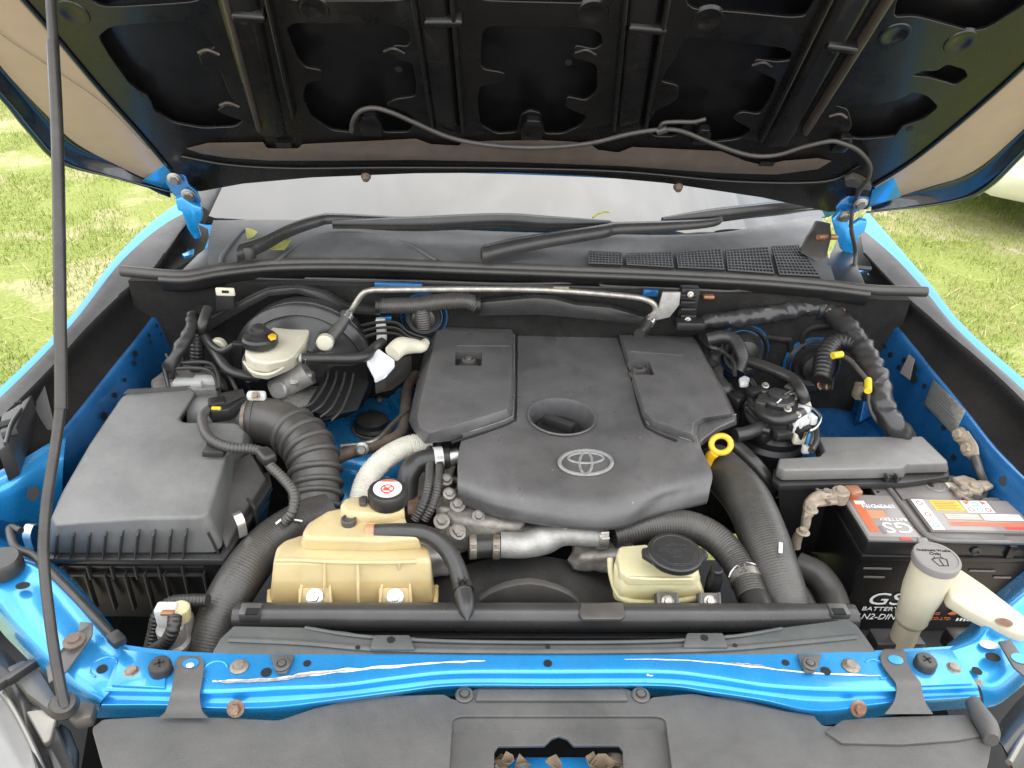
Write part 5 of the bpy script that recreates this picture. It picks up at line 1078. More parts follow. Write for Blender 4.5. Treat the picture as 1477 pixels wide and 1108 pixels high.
# outlet with mass air flow sensor
tube('outlet', [P(284, 600, z=1.085), P(312, 600, z=1.088), P(362, 606, z=1.09)], [.034, .034, .035], 'airbox', ab, res=24)
maf = prism('air_flow_sensor', PP([(298, 585), (318, 566), (350, 560), (356, 572), (330, 590), (304, 594)], 1.136), .022, 'plastic_dark', ab, .002)
prism('sensor_lid', PP([(308, 580), (322, 567), (350, 562), (352, 570), (326, 582)], 1.140), .004, 'rubber', maf, .001)
box('sensor_plug', P(313, 583, z=1.135), .026, .022, .018, 'plastic_dark', maf, Matrix.Rotation(R_(20), 3, 'Z'), .003); box('plug_tab', P(312, 590, z=1.136), .015, .006, .008, 'yellow_tape', maf, bev=.002)
scd = hose('sensor_conduit', [(302, 590), (292, 600), (294, 618), (305, 634), (330, 645), (364, 648), (384, 656), (390, 672), (408, 690), (424, 712), (422, 738), (412, 752)], [1.13, 1.135, 1.137, 1.137, 1.135, 1.13, 1.125, 1.12, 1.11, 1.10, 1.085, 1.07], .0068, 'grey corrugated sensor conduit draped over the air filter box', 'rubber_grey', res=12, rib=(.005, .0012))
box('conduit_joint', P(384, 658, z=1.13), .03, .022, .018, 'rubber', scd, Matrix.Rotation(R_(-50), 3, 'Z'), .006, 3)
# intake hose: bellows bend
ih = thing('intake_hose', 'grey rubber air intake hose with bellows bending down beside the brake booster', 'hose', P(455, 740, z=1.0))
ipts = [P(a, b, z=z) for a, b, z in ((350, 604, 1.09), (378, 606, 1.09), (408, 614, 1.09), (436, 634, 1.085), (452, 662, 1.07), (456, 700, 1.045), (456, 740, 1.02), (456, 775, .99))]
tube('hose', ipts, [.0375, .0385, .0385, .0385, .0385, .037, .0365, .036], 'rubber_grey', ih, res=26, sm=8)
cpt = crv(ipts, 12)
for i in (30, 36, 42, 48, 54, 60, 65, 70, 75, 80):
    c, d = cpt[i], (cpt[i+1]-cpt[i-1]).normalized(); big = i < 60
    lathe('bellows_rib', [(.034, -.006), (.0405, -.005), (.0435, -.002), (.0435, .002), (.0405, .005), (.034, .006)] if big else [(.034, -.0055), (.041, -.004), (.043, 0), (.041, .004), (.034, .0055)], c, 'rubber_grey', ih, d, 32, ang=70)
d0_ = (cpt[6]-cpt[4]).normalized()
for k in (4, 8): lathe('hose_band', [(.039, -.003), (.0402, -.003), (.0402, .003), (.039, .003)], cpt[k], 'zinc' if k == 4 else 'rubber_grey', ih, d0_, 32)
kb = box('clamp_block', P(370, 571, z=1.135), .030, .014, .014, 'white_plastic', ih, bev=.004, seg=3); bolt(ih, P(369, 571, z=1.142), .005, 'zinc', ax=(0, -.7, .7))
# ================================================================ brake booster, master cylinder, fluid reservoir
by = 1.27
bb = thing('brake_booster', 'large round black brake booster at the left of the firewall', 'brake booster', P(440, 560, y=by))
bc = P(438, 534, y=by)
lathe('shell', [(.120, .07), (.126, .05), (.126, .03), (.121, .027), (.121, .022), (.129, .018), (.131, .012), (.129, .006), (.120, .002), (.114, -.002), (.111, .001), (.106, .0), (.090, -.010), (.062, -.013), (.055, -.022), (0, -.024)], bc, 'plastic_smooth', bb, ax=(0, 1, 0), seg=56, ang=50)
for px, py in ((316, 498), (470, 492)): lathe('valve_cap', [(.015, 0), (.015, .012), (.012, .015), (0, .015)], P(px, py, y=by-.03), 'tank_white', bb, ax=(0, -1, .1))
for px in (468, 485): tube('shell_rib', [P(px, 540, y=by-.03), P(px-8, 570, y=by-.03), P(px-28, 590, y=by-.03)], .003, 'plastic_smooth', bb, res=6)
mc = thing('master_cylinder', 'silver brake master cylinder with a milky fluid reservoir and black cap', 'brake cylinder', P(410, 560, z=1.0))
tube('cylinder', [P(444, 535, z=1.11), P(410, 556, z=1.085), P(396, 563, z=1.075)], [.026, .022, .020], 'aluminium', mc, res=20, sm=3)
lathe('end_plug', [(.017, 0), (.017, .008), (.014, .010), (0, .010)], P(404, 562, z=1.086), 'aluminium', mc, ax=(-.25, -.8, .3), seg=26)
prism('flange', PP([(348, 518), (352, 508), (366, 506), (366, 530), (352, 532)], 1.13), .03, 'aluminium', mc, .003)
for a, b, zz in (((424, 538), (452, 542), 1.11), ((420, 550), (432, 551), 1.10)):
    tube('pipe_fitting', [P(*a, z=zz), P(*b, z=zz)], .008, 'steel_dull', mc, res=10); lathe('fitting_nut', [(.010, 0), (.010, .01), (0, .01)], P(*a, z=zz), 'steel_dull', mc, ax=(1, 0, 0), seg=6)
prism('reservoir', PP([(398, 468), (441, 468), (447, 476), (440, 492), (424, 514), (412, 520), (386, 524), (364, 520), (353, 510), (354, 498), (372, 486)], 1.176), PP([(400, 500), (440, 500), (446, 506), (440, 516), (424, 532), (412, 538), (386, 549), (366, 546), (356, 536), (356, 520), (372, 512)], 1.13), 'tank_white', mc, .005, 3)
tube('reservoir_seam', PP([(352, 522), (364, 536), (386, 540), (408, 530), (428, 508), (446, 484)], [1.150, 1.150, 1.150, 1.152, 1.156, 1.162]), .0026, 'tank_white', mc, res=8)
cb = P(376, 497, z=1.180)
cp = lathe('cap', [(.028, 0), (.030, .003), (.030, .013), (.027, .017), (.017, .020), (.017, .026), (.013, .028), (.012, .034), (.009, .036), (0, .037)], cb, 'rubber', mc, seg=32)
prism('warning_tag', PP([(386, 484), (392, 480), (399, 482), (398, 487), (390, 489)], 1.205), .004, 'yellow_plastic', cp, .001)
box('level_switch', P(345, 496, z=1.185), .022, .012, .008, 'plastic_dark', mc, bev=.002)
tube('brake_spigot', [P(434, 516, z=1.155), P(444, 518, z=1.155)], .008, 'white_plastic', mc, res=10)
# vacuum and clutch hoses near the booster
hose('vacuum_hose', [(436, 517), (470, 517), (520, 516), (536, 506), (546, 498), (552, 494)], [1.155, 1.155, 1.155, 1.155, 1.16, 1.16], .0098, 'black rubber hose running from the fluid reservoir towards the engine', res=12)
hose('clutch_hose', [(292, 482), (304, 498), (318, 520), (330, 534), (352, 542), (372, 545)], [1.16, 1.155, 1.15, 1.14, 1.13, 1.12], .0085, 'black hose sloping down left of the milky fluid reservoir', res=12)
hose('switch_wire', [(338, 498), (322, 506), (308, 500), (296, 486)], [1.18, 1.165, 1.165, 1.165], .006, 'thin black wire from the brake fluid cap to the fender', res=8)
hose('corrugated_conduit', [(282, 470), (284, 500), (284, 530), (286, 548)], [1.17, 1.14, 1.10, 1.07], .0115, 'black corrugated conduit beside the left fender wall', res=12, rib=(.006, .0015))
hose('fender_conduit', [(278, 455), (275, 476), (262, 500), (248, 522), (244, 540)], [1.185, 1.175, 1.16, 1.14, 1.11], .011, 'dusty black cable bundle down the left inner fender', res=12, rough=.35)
hose('booster_bracket_hose', [(300, 445), (292, 470), (292, 480)], [1.20, 1.18, 1.16], .010, 'short black hose above the corrugated conduit by the left fender', res=10)
# ABS unit
au = thing('brake_pressure_unit', 'grey metal brake pressure unit with thin pipes behind the air filter box', 'brake unit', P(270, 560, z=1.0))
prism('block', PP([(238, 535), (250, 525), (300, 526), (315, 540), (312, 560), (240, 562)], 1.095), .07, 'aluminium', au, .004)
prism('motor_cover', PP([(216, 548), (240, 530), (246, 560), (222, 568)], 1.085), .05, 'cast_dirty', au, .006)
for pts, zz in (([(240, 512), (246, 520), (262, 523), (290, 522), (306, 526), (314, 540), (318, 560)], 1.135), ([(236, 527), (250, 531), (285, 531), (304, 536), (312, 548), (314, 562)], 1.13), ([(236, 528), (240, 545), (244, 560)], 1.125), ([(300, 530), (318, 536), (328, 540), (338, 556), (342, 566)], 1.125), ([(312, 536), (322, 550), (326, 562)], 1.12), ([(258, 510), (264, 518), (260, 530)], 1.12)):
    tube('brake_pipe', [P(a, b, z=zz) for a, b in pts], .0036, 'rubber', au, res=8, sm=4)
for q in ((250, 540), (258, 532), (248, 548)): lathe('pipe_nut', [(.007, 0), (.007, .012), (.004, .016), (0, .016)], P(*q, z=1.096), 'zinc', au, seg=6, ang=20)
for q, w in (((272, 552), .05), ((296, 548), .04)): box('unit_cap', P(*q, z=1.10), w, .02, .012, 'white_plastic', au, bev=.003)
# brake lines in front of the booster
bl = thing('brake_line_bundle', 'bundle of four thin black brake lines right of the master cylinder', 'pipe', P(480, 590, z=1.0))
for k in range(4):
    tube('brake_line', [P(474+k*12, 534+k*2, z=1.115), P(470+k*12, 552+k*2, z=1.11), P(452+k*14, 580+k*3, z=1.10), P(430+k*16, 592+k*5, z=1.09)], .0024, 'rubber', bl, res=8)
prism('pipe_shield', PP([(478, 526), (526, 520), (532, 552), (516, 590), (470, 600), (440, 588)], [1.105, 1.105, 1.10, 1.085, 1.08, 1.085]), .004, 'black', bl, .001)
prism('booster_bracket', PP([(392, 560), (460, 556), (478, 585), (420, 592)], 1.07), .01, 'aluminium', mc, .002)
# ================================================================ pipes and hoses along the firewall
hp_ = thing('heater_pipe', 'long thin grey steel pipe bent across the firewall below the cowl', 'pipe', P(740, 430, y=1.30))
tube('pipe', [P(a, b, y=1.30) for a, b in ((500, 458), (508, 446), (522, 425), (535, 419), (560, 418), (700, 417), (800, 419), (900, 427), (930, 432), (944, 440), (944, 452), (934, 464))], .0056, 'steel_dull', hp_, res=10, sm=5)
tube('rubber_end', [P(500, 456, y=1.29), P(488, 474, y=1.27), P(474, 492, y=1.25), P(462, 502, y=1.24)], .0115, 'rubber_grey', hp_, res=12)
clamp(hp_, [P(499, 457, y=1.29), P(490, 471, y=1.27)], .0118, .010, 'steel')
clamp(hp_, [P(936, 464, y=1.295), P(930, 474, y=1.28)], .0105, .010, 'steel'); tube('rubber_end', [P(934, 464, y=1.295), P(928, 476, y=1.27), P(922, 482, y=1.25)], .010, 'rubber', hp_, res=12)
prism('pipe_tab', [P(a, b, y=1.296) for a, b in ((798, 414), (820, 414), (822, 420), (797, 420))], V((0, .003, 0)), 'zinc', hp_, .0006)
prism('pipe_bracket', [P(a, b, y=1.295) for a, b in ((956, 422), (982, 422), (980, 440), (966, 458), (940, 464), (932, 458), (950, 444))], V((0, .006, 0)), 'aluminium', hp_, .0015)
vh = tag(tube('ventilation_hose', [P(a, b, y=1.325) for a, b in ((548, 441), (570, 441), (600, 440), (640, 435), (672, 434), (688, 440))], [.0135, .0145, .015, .015, .0145, .014], 'rubber_grey', None, res=14, rib=(.0045, .0010)), 'grey corrugated hose lying below the steel pipe on the firewall', 'hose')
tube('hose_branch', [P(608, 446, y=1.322), P(610, 462, y=1.318), P(611, 474, y=1.315)], [.013, .0145, .012], 'rubber_grey', vh, res=14, rib=(.0045, .0008))
for a, b in ((546, 441), (690, 439)): lathe('end_collar', [(.017, -.004), (.017, .004), (0, .004)], P(a, b, y=1.325), 'plastic_dark', vh, ax=(1, 0, 0), seg=20)
rl = thing('firewall_rail', 'dark sheet metal rail across the firewall behind the engine', 'rail', P(750, 445, y=1.33))
rr = [P(a, b, y=1.325) for a, b in ((690, 437), (770, 430), (800, 432), (830, 440), (880, 444), (930, 458), (930, 470), (860, 462), (780, 455), (690, 456))]
prism('rail', rr, V((0, .02, 0)), 'plastic_smooth', rl, .003)
bf = [P(a, b, y=1.325) for a, b in ((270, 470), (300, 462), (340, 440), (385, 418), (430, 414), (470, 424), (500, 442), (548, 446), (548, 456), (495, 452), (462, 434), (428, 424), (388, 428), (345, 452), (305, 476), (280, 482))]
tag(prism('booster_arch', bf, V((0, .02, 0)), 'plastic_smooth', None, .003), 'black sheet metal arch over the brake booster', 'bracket')
tube('arch_edge', [p+V((0, -.002, .001)) for p in bf[:8]], .0022, 'plastic_smooth', bpy.data.objects['booster_arch'], res=6, sm=3)
tg = tag(box('firewall_tag', P(325, 421, y=1.30), .034, .006, .016, 'tank_white', None, bev=.004, seg=3), 'small cream oval tag above the brake booster', 'tag'); box('tag_slot', P(325, 421, y=1.2965), .012, .001, .005, 'black', tg, bev=0)
prism('tag_bracket', [P(a, b, y=1.312) for a, b in ((310, 416), (336, 416), (338, 446), (312, 448))], V((0, .006, 0)), 'plastic_smooth', tg, .001)
cs = thing('connector_stack', 'stack of small white pipe clips left of the engine cover', 'clip', P(550, 480, z=1.1))
for k in range(4): box('clip', P(549+k*.6, 463+k*8, z=1.165-k*.006), .018, .016, .010, 'white_plastic', cs, bev=.002)
box('blue_tab', P(556, 458, z=1.165), .024, .012, .006, 'blue_paint', cs, bev=.001)
for k in range(3): tube('thin_pipe', [P(520+k*3, 470+k*8, z=1.165), P(545, 465+k*8, z=1.167), P(572, 466+k*8, z=1.165), P(590, 480+k*6, z=1.15), P(620, 490+k*3, z=1.13)], .003, 'rubber', cs, res=6)
wp = thing('white_shield_plug', 'white plastic plug with a cream elbow wedged left of the engine cover', 'plug', P(570, 520, z=1.1))
prism('shield', PP([(528, 518), (546, 502), (570, 520), (556, 536), (540, 544), (538, 534)], [1.15, 1.16, 1.15, 1.13, 1.125, 1.13]), .014, 'paper', wp, .0025)
prism('holder', PP([(556, 540), (574, 516), (594, 512), (592, 522), (566, 542), (540, 548)], [1.12, 1.14, 1.135, 1.12, 1.11, 1.11]), .03, 'rubber_grey', wp, .003)
tube('elbow', [P(566, 510, z=1.16), P(578, 500, z=1.165), P(594, 499, z=1.16), P(608, 500, z=1.155), P(614, 494, z=1.155)], [.016, .017, .014, .011, .008], 'tank_white', wp, res=12)
# junction tower on the firewall
jt = thing('connector_tower', 'black stepped wiring connector standing behind the right rear cover corner', 'connector', P(992, 470, y=1.30))
box('tower', P(991, 440, y=1.325), .036, .02, .075, 'plastic_dark', jt, bev=.003)
for k in range(4): box('tower_step', P(992, 426+k*10, y=1.312), .030, .012, .008, 'plastic_dark', jt, bev=.002)
box('tower_base', P(994, 467, y=1.30), .055, .03, .016, 'plastic_dark', jt, bev=.003)
for q in ((996, 425), (992, 462)): bolt(jt, P(*q, y=1.30), .004, 'steel_dull', ax=(0, -1, .2))
# ================================================================ right side harness
wh1 = hose('wiring_harness', [(1004, 472), (1022, 464), (1060, 460), (1120, 452), (1170, 443), (1196, 449), (1222, 474), (1244, 504), (1258, 536), (1268, 560), (1276, 590), (1292, 616), (1312, 640)], [1.17, 1.18, 1.185, 1.19, 1.195, 1.19, 1.18, 1.165, 1.15, 1.14, 1.12, 1.10, 1.06], [.010, .014, .0165, .017, .017, .018, .019, .021, .023, .021, .020, .019, .018], 'thick black taped wiring harness curving down the right inner fender', 'plastic_smooth', res=16, rough=.30)
for q in ((1178, 446), (1266, 556)): lathe('harness_band', [(.019, -.006), (.0225, -.005), (.0225, .005), (.019, .006)], P(*q, z=1.19 if q[0] < 1200 else 1.142), 'rubber', wh1, ax=(.6, -.7, -.3) if q[0] > 1200 else (1, .1, 0), seg=18)
wh2 = hose('harness_branch', [(1240, 500), (1222, 494), (1204, 496), (1192, 510), (1188, 530), (1184, 550)], [1.165, 1.165, 1.16, 1.15, 1.135, 1.12], [.016, .016, .017, .018, .018, .016], 'ribbed black harness branch entering the right firewall grommet', res=14, rib=(.009, .002))
sl1 = hose('sensor_lead', [(1212, 512), (1226, 520), (1240, 536), (1252, 550)], [1.165, 1.165, 1.16, 1.155], .0045, 'thin grey lead with a yellow tag beside the thick harness', 'rubber_grey', res=8)
sl2 = hose('sensor_lead', [(1253, 562), (1254, 584), (1264, 606), (1282, 622)], [1.145, 1.12, 1.10, 1.08], .0042, 'thin grey lead dropping from the lower yellow tag', 'rubber_grey', res=8)
tube('yellow_tag', [P(1201, 513, z=1.17), P(1214, 511, z=1.17)], .0065, 'yellow_tape', sl1, res=10)
tube('yellow_tag', [P(1252, 548, z=1.155), P(1252, 564, z=1.15)], .0065, 'yellow_tape', sl2, res=10)
for k in range(6): hose('loose_wire', [(1182+k*4, 546), (1180+k*4, 556+k), (1184+k*3, 562)], [1.12, 1.11, 1.105], .002, 'loose coloured wire ends below the ribbed harness branch', 'copper' if k % 3 == 0 else 'rubber', res=6)
for o in [o for o in COL.objects if o.name.startswith('loose_wire')]: o['group'] = 'loose wires at the firewall grommet'; o['category'] = 'wire'
wsn = thing('wall_sensor', 'small dusty connector block on the blue panel behind the yellow tag', 'connector', P(1240, 565, z=1.09)); box('block', P(1241, 564, z=1.10), .022, .02, .03, 'terminal', wsn, bev=.003); box('plug', P(1248, 572, z=1.10), .010, .012, .016, 'rubber', wsn, bev=.002)
# ================================================================ fuel filter assembly
ff = thing('fuel_filter', 'round black fuel filter with white fittings right of the engine cover', 'fuel filter', P(1118, 640, z=.95))
fcn = P(1118, 590, z=1.11)
fcx = lambda dx, dy, dz: fcn+V((dx, dy, dz))
lathe('filter_head', [(.050, -.03), (.052, -.022), (.052, -.012), (.046, -.010), (.046, -.004), (.040, 0), (.030, .002), (.030, .010), (.026, .014), (.018, .014), (.018, .02), (.014, .022), (0, .022)], fcx(0, 0, .012), 'plastic_smooth', ff, seg=36)
lathe('head_rim', [(.047, 0), (.049, .003), (.047, .006)], fcx(0, 0, .004), 'plastic_smooth', ff, seg=36)
lathe('filter_body', [(.030, -.10), (.058, -.098), (.058, -.072), (.060, -.068), (.060, -.060), (.054, -.052), (.054, -.04), (.048, -.034), (.048, -.018)], fcx(.003, -.004, 0), 'plastic_dark', ff, seg=44, knurl=None)
lathe('filter_grip', [(.0555, -.132), (.062, -.128), (.062, -.104), (.056, -.100)], fcx(.003, -.004, 0), 'rubber', ff, seg=60, knurl=.95)
lathe('filter_base', [(.04, -.18), (.07, -.17), (.072, -.14), (.058, -.132)], fcx(.003, 0, 0), 'plastic_smooth', ff, seg=36)
for a in range(20, 360, 52): box('head_lug', fcx(math.cos(R_(a))*.048, math.sin(R_(a))*.048, -.004), .014, .010, .016, 'plastic_dark', ff, Matrix.Rotation(R_(a), 3, 'Z'), .002)
prism('pump_body', PP([(1152, 570), (1166, 568), (1172, 585), (1164, 604), (1150, 606), (1140, 600), (1150, 590)], 1.125), .03, 'white_plastic', ff, .004)
for a, b, zz in (((1140, 612), (1160, 628), 1.10), ((1112, 620), (1150, 632), 1.085)): tube('fitting', [P(*a, z=zz), P(*b, z=zz)], .010, 'plastic_dark', ff, res=10)
for q in ((1158, 610, 1.115), (1162, 624, 1.10), (1116, 604, 1.11)): box('fitting_clip', P(q[0], q[1], z=q[2]), .022, .012, .014, 'white_plastic' if q[0] < 1160 else 'zinc', ff, Matrix.Rotation(R_(30), 3, 'Z'), .002)
tube('bleed_wire', [P(a, b, z=1.125) for a, b in ((1158, 584), (1174, 590), (1184, 602), (1178, 616), (1168, 622))], .002, 'steel', ff, res=6)
tube('bleed_wire', [P(a, b, z=1.14) for a, b in ((1120, 582), (1132, 572), (1146, 568), (1148, 576))], .002, 'steel', ff, res=6)
box('blue_connector', P(1168, 632, z=1.09), .014, .012, .022, 'blue_print', ff, bev=.002); box('blue_connector', P(1162, 648, z=1.085), .012, .010, .014, 'white_plastic', ff, bev=.002)
tube('filter_lead', [P(a, b, z=1.10) for a, b in ((1166, 600), (1176, 614), (1178, 634), (1170, 650))], .0055, 'rubber', ff, res=8)
hose('fuel_hose', [(1018, 490), (1040, 486), (1058, 490), (1068, 506), (1070, 522), (1064, 538)], [1.16, 1.165, 1.165, 1.155, 1.14, 1.125], .0125, 'black hose looping over the right rear corner of the engine cover', res=14, rib=(.004, .0004))
hose('fuel_hose', [(1076, 520), (1100, 528), (1126, 538), (1144, 548), (1156, 566), (1160, 578)], [1.14, 1.145, 1.15, 1.15, 1.145, 1.13], [.0105]*6, 'black fuel hose sloping down to the white filter fitting', res=14)
hose('fuel_hose', [(1094, 592), (1104, 600), (1122, 606), (1142, 602), (1156, 596)], [1.118, 1.12, 1.122, 1.124, 1.122], .0105, 'black fuel hose wrapped round the front of the filter head', res=14)
hose('fuel_hose', [(1060, 628), (1080, 624), (1100, 614), (1114, 602)], [1.10, 1.10, 1.098, 1.098], .0115, 'ribbed black fuel hose between the yellow dipstick and the filter', res=14, rib=(.004, .0004))
hose('wire_loom', [(1030, 510), (1034, 540), (1044, 560), (1060, 572), (1070, 580)], [1.13, 1.12, 1.11, 1.10, 1.10], .012, 'black wire loom hanging beside the right edge of the engine cover', res=12, rough=.4)
hose('wire_loom', [(1040, 500), (1034, 520), (1040, 545), (1056, 566)], [1.14, 1.13, 1.12, 1.11], .006, 'thin black loop of wire behind the right cover corner', res=8)
tag(box('loom_plug', P(1066, 578, z=1.10), .04, .03, .03, 'plastic_dark', None, Matrix.Rotation(R_(30), 3, 'Z'), .006, 3), 'black wiring plug left of the fuel filter head', 'plug')
tag(box('loom_plug', P(1082, 602, z=1.085), .034, .03, .04, 'plastic_dark', None, Matrix.Rotation(R_(-20), 3, 'Z'), .006, 3), 'black wiring plug above the yellow dipstick ring', 'plug')
tag(prism('loom_clip', PP([(1066, 545), (1074, 541), (1082, 545), (1080, 554), (1068, 554)], 1.13), .008, 'white_plastic', None, .002), 'white square clip at the end of the looping hose', 'clip')
tag(tube('dipstick_cable', [P(a, b, z=z) for a, b, z in ((1056, 640, 1.08), (1070, 652, 1.075), (1090, 672, 1.065), (1106, 694, 1.04), (1112, 710, 1.0))], .013, 'rubber', None, res=12), 'smooth black cable bundle behind the dipstick ring', 'cable')
tag(prism('alternator_bracket', PP([(1032, 668), (1050, 660), (1060, 664), (1058, 676), (1040, 690), (1030, 684)], 1.06), .02, 'aluminium', None, .003), 'bare metal bracket below the yellow dipstick ring', 'bracket')
# small fittings and wires crowded round the fuel filter
for k, (px, py, z, w, d, h, rz, m_) in enumerate(((1090, 566, 1.13, .03, .02, .018, 20, 'plastic_dark'), (1098, 582, 1.125, .018, .03, .02, -30, 'plastic_smooth'), (1140, 560, 1.14, .022, .016, .014, 40, 'plastic_smooth'), (1148, 616, 1.105, .04, .018, .016, -25, 'plastic_dark'), (1128, 626, 1.095, .03, .02, .014, 10, 'plastic_smooth'), (1100, 628, 1.085, .026, .022, .02, 35, 'plastic_dark'), (1152, 632, 1.09, .02, .014, .02, 0, 'tank_white'), (1170, 604, 1.118, .012, .02, .016, 15, 'white_plastic'))):
    box('fitting_block', P(px, py, z=z), w, d, h, m_, ff, Matrix.Rotation(R_(rz), 3, 'Z'), .003, 2)
for pts, z, r in (([(1084, 548), (1092, 560), (1104, 566), (1120, 562)], 1.135, .004), ([(1078, 560), (1084, 580), (1098, 594), (1110, 596)], 1.12, .005), ([(1152, 612), (1166, 616), (1172, 628), (1168, 642)], 1.11, .003), ([(1130, 570), (1144, 562), (1152, 556), (1150, 548)], 1.145, .003), ([(1076, 590), (1082, 606), (1096, 618), (1110, 622)], 1.10, .006)):
    tube('filter_wire', [P(a, b, z=z) for a, b in pts], r, 'rubber', ff, res=8, sm=4)
for px, py, z in ((1104, 556, 1.135), (1136, 590, 1.14), (1128, 606, 1.12), (1150, 598, 1.13), (1160, 566, 1.14)): bolt(ff, P(px, py, z=z), .0045, 'steel_dull', ax=(0, -.4, .9))
# wires and pipes behind the engine cover
for k, (pts, z, r) in enumerate((([(560, 470), (580, 476), (600, 470), (622, 466)], 1.12, .004), ([(640, 462), (680, 456), (720, 458), (760, 452), (800, 456), (850, 452)], 1.135, .0045), ([(700, 446), (760, 444), (820, 450), (870, 452), (910, 462)], 1.15, .006), ([(870, 466), (900, 472), (940, 470), (980, 474), (1004, 470)], 1.13, .007), ([(1000, 480), (1012, 500), (1020, 520), (1034, 530)], 1.13, .008), ([(1010, 486), (1024, 500), (1040, 506), (1056, 520), (1060, 540)], 1.15, .004), ([(930, 470), (950, 466), (990, 468), (1010, 466)], 1.14, .006))):
    tube('rear_wire', [P(a, b, z=z) for a, b in pts], r, 'rubber' if k % 2 else 'plastic_dark', eng, res=8, sm=5, rough=.25)
# ================================================================ fuse box
fb = thing('fuse_box', 'long black fuse box with flat lid behind the battery', 'fuse box', P(1240, 690, z=.9))
flt_ = [(1180, 630), (1330, 629), (1366, 664), (1366, 668), (1308, 669), (1302, 675), (1132, 678), (1122, 672), (1124, 661), (1182, 658), (1190, 650)]
flb_ = [(1178, 640), (1332, 640), (1368, 676), (1368, 682), (1306, 684), (1303, 690), (1128, 694), (1118, 688), (1120, 672), (1178, 670), (1186, 662)]
lid2 = prism('lid', PP(flt_, 1.088), PP(flb_, 1.066), 'fuse_lid', fb, .003, 3)
prism('lid_skirt', PP([(1176, 640), (1334, 642), (1370, 680), (1370, 687), (1304, 696), (1124, 700), (1114, 692), (1116, 676), (1170, 672), (1182, 660)], 1.062), .012, 'plastic_smooth', fb, .002)
prism('body', PP([(1120, 690), (1300, 690), (1366, 680), (1330, 645), (1180, 660)], 1.05), PP([(1128, 800), (1300, 790), (1366, 780), (1330, 740), (1180, 750)], .90), 'plastic_dark', fb, .003)
lt2 = box('latch', P(1284, 690, z=1.066), .024, .012, .014, 'plastic_dark', fb, bev=.002)
for s in (-.008, .008): box('latch_bar', P(1284, 688, z=1.074)+V((s, -.003, 0)), .003, .012, .012, 'plastic_smooth', lt2, bev=.0008)
# ================================================================ battery
bt = thing('battery', 'black car battery with white GS lettering behind the washer filler', 'battery', P(1370, 900, z=.86))
ztp = 1.045
A_, B_, C_, D_ = P(1213, 722, z=ztp), P(1432, 722, z=ztp), P(1505, 786, z=ztp), P(1252, 781, z=ztp)
exb = (C_-D_).normalized(); eyb = V((-exb.y, exb.x, 0)); o_ = D_; LX, LY = .272, .172
bp_ = lambda u, v, dz=0.: o_ + exb*(u*LX) + eyb*(v*LY) + V((0, 0, dz))
rc = lambda u0, u1, v0, v1, dz=0.: [bp_(u0, v0, dz), bp_(u1, v0, dz), bp_(u1, v1, dz), bp_(u0, v1, dz)]
case = prism('case', rc(.005, .995, .01, .98, -.036), rc(.01, .99, .02, .97, -.190), 'battery_case', bt, .004, 3)
prism('case_rim', rc(-.012, 1.012, -.018, 1.01, -.026), .010, 'battery_case', bt, .002)
lidb = prism('lid', rc(0, 1, 0, .66, 0), .028, 'battery_black', bt, .002, 3)
prism('lid_rear', rc(.22, .82, .655, 1.0, -.0005), .028, 'battery_black', bt, .002, 3)
prism('lid_sheen', rc(.008, .992, .012, .65, .0005), .001, 'battery_lid', lidb, 0)  # grey sheets paint the sky's reflection onto the black lid
prism('lid_sheen', rc(.225, .815, .652, .99, .0003), .001, 'battery_lid', lidb, 0)
prism('lid_step', rc(0, .225, .655, 1.0, -.016), .012, 'battery_case', bt, .002); prism('lid_step', rc(.815, 1, .655, 1.0, -.016), .012, 'battery_case', bt, .002)
# carrying handle folded round the lid
hd = [bp_(u, v, .003) for u, v in ((.36, .96), (.33, .88), (.33, .45), (.335, .16), (.36, .05), (.42, .012), (.62, .008), (.80, .008))]
tube('handle', hd, .0045, 'battery_handle', bt, res=10, sm=6, flat=.8, flatdir=V((0, 0, 1)))
prism('handle_plate', rc(.36, .80, .58, .96, .004), .005, 'battery_handle', bt, .0015)
prism('handle_plate', rc(.35, .80, .02, .12, .0035), .005, 'battery_handle', bt, .0015)
lathe('indicator', [(.016, 0), (.016, .001), (.012, .0015), (.011, .0005), (0, .0005)], bp_(.62, .78, .004), 'battery_lid', bt, seg=28)
lathe('indicator_eye', [(.004, 0), (.004, .0008), (0, .0008)], bp_(.60, .79, .0045), 'black', bt, seg=14)
prism('date_sticker', rc(.70, .80, .70, .84, .0048), .0004, 'tank_white', bt, 0)
for u, v in ((.25, .95), (.25, .70), (.78, .92)): lathe('lid_hole', [(.0025, 0), (.0025, .0005), (0, .0005)], bp_(u, v, .0005), 'black', bt, seg=10)
# labels on the lid
L1_ = prism('lid_label', rc(.02, .315, .06, .64, .0010), .0005, 'label_grey', lidb, 0)
for u0, u1, v0, v1, mt_ in ((.045, .10, .12, .62, 'orange'), (.10, .20, .30, .42, 'orange_pale'), (.19, .26, .02, .055, 'red'), (.06, .12, .50, .55, 'white_print'), (.11, .13, .10, .20, 'battery_lid')): prism('label_bar', rc(u0, u1, v0, v1, .0015 if mt_ != 'white_print' else .0019), .0003, mt_, L1_, 0)
text('label_letters', 'GS', bp_(.305, .245, .0016), -exb, -eyb, .034, 'white_print', L1_, wide=1.15); text('label_letters', 'BATTERY', bp_(.305, .265, .0016), -exb, -eyb, .009, 'white_print', L1_, wide=1.2).location += V(eyb*.008)
text('label_letters', 'LN2-DIN', bp_(.285, .50, .0016), -exb, -eyb, .012, 'white_print', L1_, wide=1.15); prism('label_bar', rc(.16, .27, .46, .475, .0015), .0003, 'white_print', L1_, 0)
L2_ = prism('warning_label', rc(.40, 1.0, .13, .56, .0062), .0006, 'label_grey', lidb, 0)
